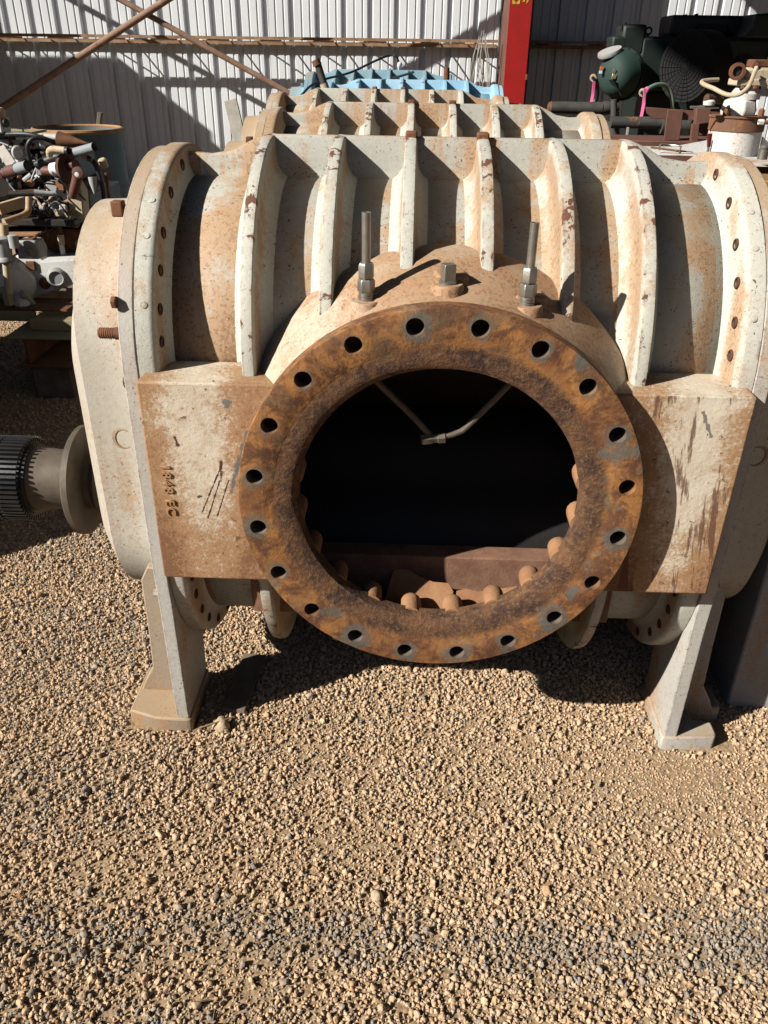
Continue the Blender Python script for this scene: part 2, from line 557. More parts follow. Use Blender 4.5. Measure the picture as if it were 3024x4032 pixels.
# ------------------------------------------------------------------ large setting: ground, shed wall
def ground():
    g = G('sandy gravel bed')
    co = g.n('ShaderNodeNewGeometry').outputs['Position']
    a = g.noise(co, 1.3, 5, .6)
    f = g.noise(co, 60, 6, .7)
    f2 = g.vor(co, 85)
    c = g.mix(g.step(a, .35, .7), (.42, .29, .17), (.36, .25, .145))
    c = g.mix(g.step(f, .35, .7), c, (.26, .175, .10))
    h = g.ma('MULTIPLY_ADD', f, .8, g.ma('MULTIPLY', f2, -1.0))
    g.done(c, .95, g.bump(h, .8, .004))
    mb = MB()
    mb.add([(-40, -30, 0), (40, -30, 0), (40, 60, 0), (-40, 60, 0)], [(0, 1, 2, 3)])
    o = mb.build('ground', g.m, smooth=0)
    tag(o, kind='structure')


ground()

WY = 9.4                                                 # inner face of the shed wall


def shed():
    sh = empty('shed', (1.0, WY, 0))
    tag(sh, 'open shed of pale ribbed steel sheeting with a red column and rusty bracing', 'shed')
    off = Vector((1.0, WY, 0))

    def put(mb, name, mat, **k):
        o = mb.build(name, mat, sh, **k)
        o.matrix_parent_inverse = Matrix.Translation(-off)
        return o
    g = G('galvanised wall sheet')
    co = g.coords(0)
    a = g.noise(co, 1.1, 5, .6)
    f = g.noise(co, 40, 4, .6)
    c = g.mix(g.step(a, .3, .7), (.74, .76, .78), (.66, .68, .70))
    c = g.mix(g.ma('MULTIPLY', g.step(f, .55, .75), .3), c, (.36, .35, .32))
    g.done(c, .45, g.bump(f, .06, .004), .0)
    MT['sheet'] = g.m
    # ribbed sheets, three wide ribs each, hollow side of the ribs towards the yard
    P = .305
    unit = [(0, 0), (.074, 0), (.080, .008), (.094, .008), (.100, 0), (.170, 0), (.176, .008), (.190, .008), (.196, 0),
            (.232, 0), (.245, .036), (.292, .036), (.305, 0)]
    x = -8.235
    n = 0
    while x < 8.6:
        prof = []
        for k in range(3):
            prof += [(x + k * P + u, d) for u, d in (unit if k == 2 else unit[:-1])]
        lift = .0 if n % 2 == 0 else .0025
        mb = MB()
        mb.rings([[(px, WY + d + lift, z) for px, d in prof] for z in (0.02, 2.4, 8.9)], closed=False, caps=(False, False))
        o = put(mb, 'wall_sheet', 'sheet', smooth=0)
        x += 3 * P
        n += 1
    # footing strip
    MT['girt'] = plain('rusty girt steel', (.22, .125, .07), (.34, .22, .13), .8, 0, 9, .4, rust=.5)
    MT['brownsteel'] = plain('brown primed steel', (.11, .048, .034), (.15, .07, .048), .7, 0, 8, .3)
    MT['brace'] = plain('rusty brace pipe', (.20, .115, .075), (.28, .18, .12), .8, 0, 12, .3, rust=.3)
    red = plain('red column paint', (.36, .013, .010), (.30, .012, .010), .5, 0, 5, .1)
    # lattice girts: two chords with zigzag rods between
    zc = 1.692
    for (xa, xb) in ((-8.2, .82), (1.14, 8.8)):
        put(MB().box((xa, WY - .075, zc - .042), (xb, WY - .065, zc - .005)).box((xa, WY - .075, zc - .015), (xb, WY - .004, zc - .005)), 'girt_chord', 'girt')
        put(MB().box((xa, WY - .375, zc + .004), (xb, WY - .367, zc + .034)).box((xa, WY - .367, zc + .024), (xb, WY - .315, zc + .034)), 'girt_chord', 'girt')
        k = 0
        xx = xa + .12
        while xx + .305 < xb:
            ya, yb = (WY - .09, WY - .35) if k % 2 == 0 else (WY - .35, WY - .09)
            dx = .13 if k % 2 == 0 else .175
            put(MB().cyl((xx, ya, zc), (xx + dx, yb, zc), .0085, seg=8), 'girt_rod', 'girt')
            xx += dx
            if k % 2:
                xx += .305
            k += 1
    # columns of the frame: deep web with a flange towards the yard
    for cx, front in ((.975, red), (-6.72, MT['brownsteel'])):
        put(MB().box((cx - .118, WY - .91, 0), (cx + .118, WY - .895, 8.9)), 'column_flange', front, bevel=.003)
        put(MB().box((cx - .108, WY - .895, 0), (cx - .098, WY - .06, 8.9)), 'column_web', 'brownsteel')
        put(MB().box((cx - .118, WY - .06, 0), (cx + .118, WY - .046, 8.9)), 'column_flange', 'brownsteel')
        put(MB().box((cx + .02, WY - .895, .4), (cx + .07, WY - .06, .41)), 'stiffener', 'brownsteel')
    # stencilled yellow letters on the red column, cut by the picture's upper edge
    yel = plain('yellow stencil paint', (.62, .42, .03), (.5, .34, .03), .6, 0, 20, .1)
    y0 = WY - .9125
    bx, bz = .857, 2.038

    def stroke(poly):
        return MB().prism([(bx + a + .006, bz + b) for a, b in poly], lambda a, b: (a, y0 - .001, b), lambda a, b: (a, y0 + .002, b))
    for pl in ([(.020, 0), (.054, 0), (.054, .020), (.040, .028), (.040, .10), (.020, .10)],
               [(.064, 0), (.092, 0), (.100, .012), (.100, .10), (.082, .10), (.082, .028), (.064, .018)],
               [(.128, .022), (.148, .022), (.152, .040), (.146, .10), (.128, .10)],
               [(.166, 0), (.184, .026), (.190, .05), (.190, .10), (.170, .10), (.170, .03)]):
        put(stroke(pl), 'stencil_letter', yel, smooth=0)
    put(MB().box((1.088, WY - .925, 1.345), (1.108, WY - .91, 1.40)), 'clip', 'rust', bevel=.003)
    # crossed pipe braces between the columns, and one in the next bay
    YB = 8.56
    put(MB().cyl((.84, YB + .03, .04), (-6.6, YB + .03, 3.66), .030, seg=16), 'brace', 'brace')
    put(MB().cyl((-6.6, YB - .035, .03), (.84, YB - .035, 3.92), .036, seg=16), 'brace', 'brace')
    put(MB().cyl((1.1, YB, 4.0), (6.4, YB, .2), .034, seg=16), 'brace', 'brace')
    put(MB().box((-8.2, WY - .01, -.02), (8.9, WY + .06, .06)), 'base_angle', 'girt')
    # unseen high roof and far side wall, added to block sky and deepen shade
    MT['blocker'] = plain('dark underside of roofing', (.10, .095, .09), (.13, .12, .11), .8, 0, 2, .1)
    for i in range(12):
        put(MB().box((-5.6 + i * 1.25, -6.5, 9.0), (-5.6 + i * 1.25 + 1.245, 10.0, 9.02)), 'blocker_roof', 'blocker', smooth=0)
    put(MB().box((-7.75, -.3, 8.90), (-5.602, 2.75, 8.92)), 'blocker_awning', 'blocker', smooth=0)  # added overhang, placed so its shadow covers the compressor
    for i in range(6):
        put(MB().box((-5.6, -6 + i * 3.0, 8.80), (9.3, -5.9 + i * 3.0, 8.995)), 'blocker_purlin', 'blocker', smooth=0)
    for i in range(8):
        put(MB().box((9.0, -6.5 + i * 2.0, 0), (9.05, -6.5 + i * 2.0 + 1.995, 8.99)), 'wall_sheet', 'blocker', smooth=0)  # unseen side wall, added to cut sky light from the right
    return sh


shed()


def copy_tree(o, keep=None, parent=None, mats=None):
    c = o.copy()
    col.objects.link(c)
    c.parent = parent
    if mats and c.type == 'MESH':
        for s in c.material_slots:
            m0 = s.material
            s.link = 'OBJECT'
            s.material = mats.get(m0.name, m0)
    for ch in list(o.children):
        if keep is None or ch.name.split('.')[0] in keep:
            copy_tree(ch, keep, c, mats)
    return c


# ------------------------------------------------------------------ the blower
ZU, ZL, RC, RR, RE = .979, .521, .330, .413, .405


def oval(rad, n=40):
    """closed stadium outline round both rotor axes, starting at the front (-y) going up"""
    pts = [(rad * -math.cos(PI * i / n), ZU + rad * math.sin(PI * i / n)) for i in range(n + 1)]
    pts += [(rad * math.cos(PI * i / n), ZL - rad * math.sin(PI * i / n)) for i in range(n + 1)]
    return pts


def make_blower():
    b = empty('rotary_blower', (0, .51, 0))
    # --- shell of the casing, open where the nozzle comes in
    mb = MB()
    n = 48
    pr = oval(RC, n)
    xs = [-.585, -.44, -.29, .29, .44, .585]
    N = len(pr)
    vs = [(x, y, z) for x in xs for y, z in pr]
    fs = []
    for i in range(5):
        for j in range(N):
            k = (j + 1) % N
            cy = (pr[j][0] + pr[k][0]) / 2
            cz = (pr[j][1] + pr[k][1]) / 2
            if cy < 0 and ((i == 2 and .40 < cz < 1.10) or (i in (1, 3) and .525 < cz < .975)):
                continue
            fs.append((i * N + j, i * N + k, (i + 1) * N + k, (i + 1) * N + j))
    mb.add(vs, fs)
    o = mb.build('casing_shell', 'cast', b)
    s = o.modifiers.new('wall', 'SOLIDIFY')
    s.thickness = .022
    s.offset = -1
    o.data.materials.append(MT['bore_black'])
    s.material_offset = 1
    s.material_offset_rim = 1
    # --- ribs over the upper and under the lower rotor chamber
    sec = [(-.062, .322), (-.042, .3285), (-.028, .3365), (-.0185, .350), (-.0145, .37), (-.0128, .406), (-.0105, .4115), (0, .413),
           (.0105, .4115), (.0128, .406), (.0145, .37), (.0185, .350), (.028, .3365), (.042, .3285), (.062, .322)]
    for half in (1, -1):
        zc = ZU if half > 0 else ZL
        for k in range(6):
            x0 = -.3875 + .155 * k
            rs = []
            a0 = R((0, 13 if half > 0 else 22, 24, 24, 13 if half > 0 else 22, 0)[k])
            for i in range(37):
                a = a0 + (PI - 2 * a0) * i / 36
                rs.append([(x0 + u, -r * math.cos(a), zc + half * r * math.sin(a)) for u, r in sec])
            MB().rings(rs).build('rib', 'rib', b, smooth=50)
    # --- spine plate along the top with a dip at both ends, and one below
    def spine(zf):
        top = [(-.58, 1.354), (-.52, 1.350), (-.47, 1.358), (-.43, 1.378), (-.395, 1.391), (.395, 1.391), (.43, 1.378), (.47, 1.358), (.52, 1.350), (.58, 1.352)]
        secs = []
        for x, z in top:
            zz = [(-.042, 1.298), (-.024, 1.310), (-.017, 1.325), (-.015, z - .006), (-.010, z), (.010, z), (.015, z - .006), (.017, 1.325), (.024, 1.310), (.042, 1.298)]
            secs.append([(x, y, zf(q)) for y, q in zz])
        return MB().rings(secs)
    spine(lambda z: z).build('spine', 'cast', b, smooth=50)
    spine(lambda z: 1.5 - z).build('spine', 'cast', b, smooth=50)
    for x0 in (-.0775, .0775):
        MB().box((x0 - .013, -.026, 1.386), (x0 + .013, .012, 1.402)).build('lifting_lug', 'rust', b, bevel=.004)
    # --- end flanges of the casing
    for sgn in (-1, 1):
        secf = [(.548, .322), (.560, .334), (.567, .350), (.570, .395), (.575, .403), (.583, .405), (.6095, .405), (.6095, .30)]
        rs = []
        path = []
        for i in range(41):
            a = PI * i / 40
            path.append((-math.cos(a), math.sin(a), ZU))
        for i in range(41):
            a = PI * i / 40
            path.append((math.cos(a), -math.sin(a), ZL))
        for cy, cz, zc in path:
            rs.append([(sgn * u, r * cy, zc + r * cz * (1 - .035 * max(0, (r - .34) / .065))) for u, r in secf])
        rs.append(rs[0])
        o = MB().rings(rs, True, (False, False)).build('casing_flange', 'rib', b, smooth=50)
        bm = bmesh.new()
        bm.from_mesh(o.data)
        bmesh.ops.remove_doubles(bm, verts=bm.verts, dist=1e-5)
        bmesh.ops.recalc_face_normals(bm, faces=bm.faces)
        bm.to_mesh(o.data)
        bm.free()
        # tapped bolt holes through the flange
        angs = (9, 19, 31, 43.5, 60, 78)
        for half, zc in ((1, ZU), (-1, ZL)):
            for a in angs:
                rr = .372
                c = (sgn * .56, -rr * math.cos(R(a)), zc + half * rr * math.sin(R(a)) * .975)
                d = (sgn * .5745, c[1], c[2])
                MB().turn([(.0118, -.003), (.0118, .0065), (.0105, .0075), (.0085, .0072), (.0075, .0045), (.001, .0045)], (sgn * .5725, c[1], c[2]), (-sgn, 0, 0), 12).build('stud_end', 'darkrust', o)
        # small raised casting pips on the rim
        for a in (40, 52, 20):
            MB().turn([(.008, -.003), (.007, .0015), (.003, .002)], (sgn * .59, -.4045 * math.cos(R(a)), ZU + .391 * math.sin(R(a))),
                      (0, -math.cos(R(a)), math.sin(R(a))), 10).build('plug_screw', 'rib', o)
    # --- flat side panels in front, with the nozzle opening; a closed box behind
    for sgn in (-1, 1):
        o = MB().box((min(sgn * .602, sgn * .10), -.457, .521), (max(sgn * .602, sgn * .10), -.300, .983)).build('nozzle_panel', 'panel', b)
        carve(o, MB().cyl((0, -.6, .75), (0, -.2, .75), .398, seg=64))
        bv = o.modifiers.new('bevel', 'BEVEL')
        bv.width, bv.segments, bv.limit_method, bv.angle_limit = .010, 3, 'ANGLE', R(60)
    MB().box((-.602, .300, .521), (.602, .457, .983)).build('nozzle_panel', 'panel', b, bevel=.007)
    # --- neck behind the flange
    prof = [(.322, -.463), (.402, -.463), (.4035, -.455), (.409, -.440), (.419, -.415), (.434, -.38), (.452, -.34), (.462, -.29), (.462, -.16), (.450, -.16), (.446, -.30), (.418, -.38), (.392, -.428), (.330, -.446), (.322, -.452)]
    mb = MB()
    mb.turn(prof + [prof[0]], (0, 0, .75), (0, 1, 0), 96, (False, False))
    o = mb.build('nozzle_neck', 'neck', b, smooth=50)
    mb = MB()
    mb.turn([(q, -t) for q, t in prof] + [(prof[0][0], -prof[0][1])], (0, 0, .75), (0, 1, 0), 64, (False, False))
    mb.build('nozzle_neck', 'neck', b, smooth=50)
    # --- the big rusted flange with its twenty bolt holes
    prof = [(.2860, -.463), (.4020, -.463), (.4060, -.466), (.4065, -.505), (.4050, -.5095), (.4025, -.510), (.3395, -.510), (.3370, -.5085), (.318, -.5075), (.300, -.5045), (.289, -.497), (.286, -.488)]
    mb = MB()
    mb.turn(prof + [prof[0]], (0, 0, .75), (0, 1, 0), 120, (False, False))
    o = mb.build('inlet_flange', 'flange', b)
    bm = bmesh.new()
    bm.from_mesh(o.data)
    bmesh.ops.remove_doubles(bm, verts=bm.verts, dist=1e-6)
    bmesh.ops.recalc_face_normals(bm, faces=bm.faces)
    bm.to_mesh(o.data)
    bm.free()
    cut = MB()
    for k in range(20):
        a = R(9 + 18 * k)
        cx, cz = .3745 * math.cos(a), .75 + .3745 * math.sin(a)
        cut.cyl((cx, -.53, cz), (cx, -.4655, cz), .0170, seg=20)
    carve(o, cut)
    MB().turn([(.02, .463), (.4020, .463), (.4065, .466), (.4065, .505), (.4025, .510), (.02, .510)], (0, 0, .75), (0, 1, 0), 64).build('outlet_flange', 'flange', b)
    # --- bore lining with the domed bolt bosses inside
    mb = MB()
    mb.turn([(.2865, -.487), (.2868, -.468), (.300, -.462), (.318, -.452), (.3215, -.446)], (0, 0, .75), (0, 1, 0), 72, (False, False))
    lin = mb.build('bore_lining', 'rustlight', b)
    MB().turn([(.3215, -.4455), (.389, -.427), (.415, -.379), (.443, -.30), (.447, -.165)], (0, 0, .75), (0, 1, 0), 72, (False, False)).build('throat', 'bore_black', b)
    for k in range(20):
        a = R(9 + 18 * k)
        if math.sin(a) > .35:
            continue
        cx, cz = .304 * math.cos(a), .75 + .304 * math.sin(a)
        MB().turn([(.024, -.05), (.024, 0), (.0225, .009), (.0175, .017), (.0095, .0215), (.001, .023)], (cx, -.425, cz), (0, 1, 0), 16).build('boss', 'rustlight', lin)
    # --- the two-lobed rotors in the dark
    def lobe(rot, zc):
        pts = []
        for i in range(96):
            t = 2 * PI * i / 96
            r = .2285 + .0735 * math.cos(2 * t)
            y, z = r * math.cos(t), r * math.sin(t)
            y = max(-.288, min(.288, y))
            pts.append((y * math.cos(rot) - z * math.sin(rot), zc + y * math.sin(rot) + z * math.cos(rot)))
        return MB().prism(pts, lambda y, z: (-.56, y, z), lambda y, z: (.56, y, z))
    lobe(R(52), ZL).build('rotor', 'bore_black', b, smooth=20)
    lobe(R(142), ZU).build('rotor', 'bore_black', b, smooth=20)
    MB().box((-.44, -.318, .33), (.44, -.262, .509)).build('nozzle_ledge', 'ledge', b, bevel=.004)
    # broken scale lying in the bottom of the nozzle
    random.seed(5)
    for pl, y0, y1, z0, z1 in (
            ([(-.115, 0), (-.09, 1.0), (-.06, 1.05), (-.03, .85), (.005, .72), (.04, .70), (.052, .5), (.045, 0)], -.42, -.319, .425, .470),
            ([(.052, 0), (.06, .55), (.085, .62), (.11, .55), (.145, .62), (.19, .70), (.215, .75), (.215, .3), (.17, 0)], -.42, -.319, .425, .462)):
        f0 = lambda x, t: (x, y0 + (y1 - y0) * t, z0 + (z1 - z0) * t)
        f1 = lambda x, t: (x, y0 + (y1 - y0) * t + .006, z0 + (z1 - z0) * t - .010)
        MB().prism(pl, f0, f1).build('rust_scale', 'rustlight', lin, smooth=0)
    # --- tapped bosses on top of the neck: two tube fittings and a square plug
    for x, zt in ((-.152, 1.142), (0.0, 1.176), (.150, 1.140)):
        y = -.415
        p = MB().turn([(.042, zt - .085), (.033, zt - .03), (.031, zt - .004), (.028, zt)], (x, y, 0), (0, 0, 1), 20).build('tapped_boss', 'neck', b)
        MB().box((x - .026, y + .006, zt - .06), (x + .036, y + .075, zt + .014), rz=.12).build('boss_block', 'neck', p, bevel=.006)
        if x == 0:
            MB().turn([(.017, zt - .002), (.017, zt + .004), (.013, zt + .006)], (x, y, 0), (0, 0, 1), 16).build('plug_collar', 'steel', p)
            MB().box((x - .0115, y - .0115, zt + .004), (x + .0115, y + .0115, zt + .036), rz=.35).build('square_plug', 'steel', p, bevel=.0015)
        else:
            MB().turn([(.0142, zt - .003), (.0142, zt + .004), (.0130, zt + .005), (.0142, zt + .006), (.0142, zt + .009), (.0130, zt + .010), (.0142, zt + .011), (.0135, zt + .018)], (x, y, 0), (0, 0, 1), 18).build('fitting_thread', 'steel', p)
            MB().turn([(.0160, zt + .016), (.0168, zt + .019), (.0168, zt + .036), (.0145, zt + .040)], (x, y, 0), (0, 0, 1), 6).build('hex_nut', 'steel', p, bevel=.001)
            MB().turn([(.0135, zt + .040), (.0155, zt + .042), (.0155, zt + .064), (.013, zt + .069)], (x, y, 0), (0, 0, 1), 6, start=.4).build('hex_nut', 'steel', p, bevel=.001)
            top = zt + .157 if x < 0 else zt + .147
            MB().turn([(.0082, zt + .06), (.0082, top), (.0062, top), (.0062, top - .03)], (x, y, 0), (0, 0, 1), 16).build('sample_tube', 'steel', p)
    # --- the bent tube hanging in the opening
    y = -.40
    t = MB().tube(curve_pts([(-.155, y, 1.02), (-.14, y, .985), (-.06, y, .905), (-.018, y + .002, .858)], 6), .0068, 10).build('spray_tube', 'shaft', b)
    MB().tube(curve_pts([(.155, y, 1.02), (.14, y, .985), (.06, y, .888), (.035, y, .868), (.0, y, .857), (-.03, y, .853)], 6), .0068, 10).build('tube', 'shaft', t)
    MB().turn([(.011, 0), (.012, .004), (.012, .020), (.010, .024), (.010, .034), (.012, .036), (.012, .050)], (-.038, y - .001, .851), (1, 0, .12), 6).build('tube_union', 'shaft', t)
    # --- cast number on the left panel
    cu = bpy.data.curves.new('cast_number', 'FONT')
    cu.body = '1848 EC'
    cu.size = .028
    cu.extrude = .002
    cu.space_character = 1.28
    cu.offset = .0004
    to = bpy.data.objects.new('txt', cu)
    col.objects.link(to)
    me = bpy.data.meshes.new_from_object(to.evaluated_get(bpy.context.evaluated_depsgraph_get()))
    bpy.data.objects.remove(to)
    me.name = 'cast_number'
    mm = Matrix.Translation((-.574, -.4585, .805)) @ Matrix(((0, 1, 0, 0), (0, 0, -1, 0), (-1, 0, 0, 0), (0, 0, 0, 1)))
    me.transform(mm)
    finish(me, 'cast_number', 'castletter', b, smooth=0)
    # --- head plates with their legs and feet
    for sgn in (-1, 1):
        RH = .4065
        nn = 40
        pl = [(-RH * math.cos(PI * i / nn), ZU + RH * .943 * math.sin(PI * i / nn)) for i in range(nn + 1)]
        def leg_side(s):
            return [(s * .412, .50), (s * .405, .40), (s * .402, .0), (s * .215, .0), (s * .20, .10)]
        lo = [(.20 - .4 * i / 20, ZL - math.sqrt(RH * RH - (.20 - .4 * i / 20) ** 2)) for i in range(21)]
        poly = pl + leg_side(1) + lo + list(reversed(leg_side(-1)))
        hp = MB().prism(poly, lambda y, z: (sgn * .6112, y, z), lambda y, z: (sgn * .643, y, z)).build('head_plate', 'leg', b, bevel=.0022)
        for s in (-1, 1):
            # upright web and foot pad
            w_ = MB().prism([(.642, .44), (.642, .02), (.775, .02), (.752, .075), (.727, .12), (.722, .25), (.720, .40), (.70, .44)],
                            lambda x, z: (sgn * x, s * .300, z), lambda x, z: (sgn * x, s * .272, z)).build('leg_web', 'dusty' if sgn < 0 else 'leg', hp, bevel=.004)
            f_ = MB().prism([(.605, -.404), (.62, -.408), (.742, -.398), (.748, -.385), (.748, -.345), (.70, -.335), (.70, -.30), (.79, -.29), (.79, -.205), (.605, -.205)]
                            if sgn > 0 else [(.605, -.404), (.62, -.408), (.70, -.404), (.775, -.380), (.775, -.205), (.605, -.205)],
                            lambda x, y: (sgn * x, y * -s, -.012), lambda x, y: (sgn * x, y * -s, .042)).build('foot', 'dusty' if sgn < 0 else 'leg', hp, bevel=.005)
        # stud and stray bolt heads on the rim
        if sgn < 0:
            MB().turn([(.0125, 0), (.0125, .016), (.0105, .017)] + [(.0105 + .001 * (i % 2), .018 + .0022 * i) for i in range(14)] + [(.009, .05)], (-.642, -.372, 1.052), (-1, 0, 0), 14).build('stud', 'rust', hp)
            for yy, zz in ((-.385, 1.118), (-.385, .955)):
                MB().turn([(.013, 0), (.013, .007), (.010, .009)], (-.642, yy, zz), (-1, 0, 0), 6).build('bolt_head', 'rust', hp)
            MB().turn([(.012, 0), (.012, .02)], (-.642, -.375, .42), (-1, 0, 0), 8).build('bolt_head', 'leg', hp)
        else:
            for yy, zz in ((-.36, .86), (-.36, .66), (-.33, 1.18)):
                MB().turn([(.017, 0), (.017, .009), (.013, .012)], (.642, yy, zz), (1, 0, 0), 6).build('bolt_head', 'rust', hp)
        # domed end cover
        secs = [(.642, .300), (.660, .301), (.668, .296), (.676, .286), (.70, .277), (.74, .271), (.776, .2695), (.7865, .269), (.7875, .262),
                (.808, .238), (.832, .202), (.853, .155), (.866, .10), (.871, .04)]
        rs = []
        for x, r in secs:
            zz = .2286 - max(0, (x - .80)) * .25
            zt = zz - (.070 if x > .787 else 0) * min(1, (x - .786) / .012)
            pp = [(-r * math.cos(PI * i / 24), .75 + zt + r * math.sin(PI * i / 24)) for i in range(25)]
            pp += [(r * math.cos(PI * i / 24), .75 - zz - r * math.sin(PI * i / 24)) for i in range(25)]
            rs.append([(sgn * x, y_, z_) for y_, z_ in pp])
        cv = MB().rings(rs).build('end_cover', 'cover', b, smooth=30)
        MB().turn([(.036, -.02), (.030, .006), (.022, .008), (.017, -.002), (.008, -.002), (.007, .006), (.001, .006)], (sgn * .712, -.268, .775), (sgn * .1, -1, 0), 18).build('cover_boss', 'dusty', cv)
        MB().box((sgn * .66 - .012, -.26, 1.255), (sgn * .66 + .012, -.235, 1.285)).build('cover_lug', 'rust', cv, bevel=.003)
    # --- drive shaft with disc and toothed coupling
    ax = (-1, 0, 0)
    o0 = (-.86, 0, ZL)
    sh = MB().turn([(.105, 0), (.100, .03), (.080, .05), (.076, .075)], o0, ax, 40).build('shaft_hub', 'shaft', b)
    MB().turn([(.076, .070), (.142, .074), (.150, .078), (.150, .092), (.142, .098), (.130, .092), (.085, .100)], o0, ax, 48).build('oil_disc', 'shaft', sh)
    MB().turn([(.080, .095), (.082, .16), (.088, .205), (.092, .225)], o0, ax, 40).build('coupling_sleeve', 'shaft', sh)
    gear = MB()
    ring0, ring1 = [], []
    T = 52
    for i in range(T):
        for da, r in ((-.30, .101), (-.24, .116), (.18, .116), (.24, .101)):
            a = 2 * PI * (i + da) / T
            ring0.append((-1.086, r * math.cos(a), ZL + r * math.sin(a)))
            ring1.append((-1.150, r * math.cos(a), ZL + r * math.sin(a)))
    gear.rings([ring0, ring1])
    gear.build('gear_ring', 'gear', sh, smooth=20)
    gear = MB()
    ring0, ring1 = [], []
    for i in range(T):
        for da, r in ((-.30, .101), (-.24, .116), (.18, .116), (.24, .101)):
            a = 2 * PI * (i + da + .5) / T
            ring0.append((-1.156, r * math.cos(a), ZL + r * math.sin(a)))
            ring1.append((-1.23, r * math.cos(a), ZL + r * math.sin(a)))
    gear.rings([ring0, ring1])
    gear.build('gear_ring', 'gear', sh, smooth=20)
    MB().turn([(.097, .215), (.099, .36)], o0, ax, 40).build('coupling_core', 'gear', sh)
    return b


blower = make_blower()
tag(blower, 'cream ribbed blower casing in front with rusted round inlet flange, number 1848 EC', 'blower', 'blowers standing in a row')
KEEP = {'casing_shell', 'rib', 'spine', 'casing_flange', 'head_plate', 'end_cover', 'nozzle_neck', 'nozzle_panel', 'inlet_flange', 'outlet_flange', 'leg_web', 'foot', 'lifting_lug', 'cover_lug'}
b2 = copy_tree(blower, KEEP)
b2.location = (-.012, 2.0, 0)
tag(b2, 'cream ribbed blower directly behind the front one, only its upper half showing', 'blower', 'blowers standing in a row')
b3 = copy_tree(blower, KEEP)
b3.location = (-.225, 3.5, 0)
tag(b3, 'third cream ribbed blower, just in front of the bright blue one', 'blower', 'blowers standing in a row')
bl = {k.name: MT['blue'] for k in (MT['cast'], MT['rib'], MT['cover'], MT['leg'], MT['neck'], MT['panel'], MT['rust'])}
b4 = copy_tree(blower, KEEP, mats=bl)
b4.location = (-.11, 5.15, .012)
tag(b4, 'bright sky blue ribbed blower behind the cream ones', 'blower', 'blowers standing in a row')
tl = {k.name: MT['teal'] for k in (MT['cast'], MT['rib'], MT['cover'], MT['leg'], MT['neck'], MT['panel'], MT['rust'])}
b5 = copy_tree(blower, KEEP, mats=tl)
b5.location = (-.40, 6.55, .055)
tag(b5, 'dull teal ribbed blower last in the row, nearest the shed wall', 'blower', 'blowers standing in a row')

# ------------------------------------------------------------------ things out of the picture that shade it
MT['grey'] = weathered('grey machine paint', (.40, .40, .39), (.33, .34, .34), stain=.25, chips=.3, speck=.4, dust=.4, seed=4.4)
MT['white'] = weathered('white machine paint', (.70, .69, .66), (.58, .58, .56), stain=.28, chips=.35, speck=.3, dust=.3, seed=6.1)
c_ = MB().prism([(.30, 0), (.30, .62), (.49, 1.0), (.68, 1.16), (1.5, 1.2), (1.5, .86), (2.75, .86), (2.75, 0)],
                lambda y, z: (-3.7, y, z), lambda y, z: (-2.42, y, z)).build('shade_block', 'grey', bevel=.01)  # unseen block, its profile shaped to cast the shade on the gravel
tag(c_, 'unseen grey block added to shade the gravel by the engine skid', 'cabinet')
h_ = empty('shade_caster', (-6.5, 7.9, 0))  # unseen, added to throw the dark sloping shade onto the wall
def caster_part(mb, n, m, **k):
    o = mb.build(n, m, h_, **k)
    o.matrix_parent_inverse = Matrix.Translation((6.5, -7.9, 0))
caster_part(MB().prism([(-8, 1.0), (-5.02, 1.0), (-5.02, 2.40), (-5.32, 2.60), (-5.74, 2.94), (-5.97, 3.12), (-5.97, 3.24), (-8, 3.24)],
               lambda x, z: (x, 7.5, z), lambda x, z: (x, 8.1, z)), 'bin', 'grey', bevel=.01)
for x in (-7.8, -5.2):
    for y in (7.58, 8.02):
        caster_part(MB().box((x - .05, y - .05, 0), (x + .05, y + .05, 1.0)), 'leg', 'grey')
tag(h_, 'unseen grey box on legs with a sloping end, added to shade the wall', 'shade_caster')
ns = empty('sky_blocker_shed', (-17, -4, 0))  # unseen, added to block low sky and reduce fill light
for i, (lo, hi) in enumerate((((-19, -15, 0), (-16, 13, 7.2)), ((-15.99, -16.5, 0), (9, -13.5, 6.4)))):
    o = MB().box(lo, hi).build('wall', 'blocker', ns, smooth=0)
    o.matrix_parent_inverse = Matrix.Translation((17, 4, 0))
for i in range(7):
    o = MB().box((-19.3, -15.3 + i * 4.06, 7.2), (-15.7, -15.3 + i * 4.06 + 4.05, 7.28)).build('blocker_roof', 'sheet', ns, smooth=0)
    o.matrix_parent_inverse = Matrix.Translation((17, 4, 0))
tag(ns, 'unseen dark sheds added across the yard to block low sky', 'shed')

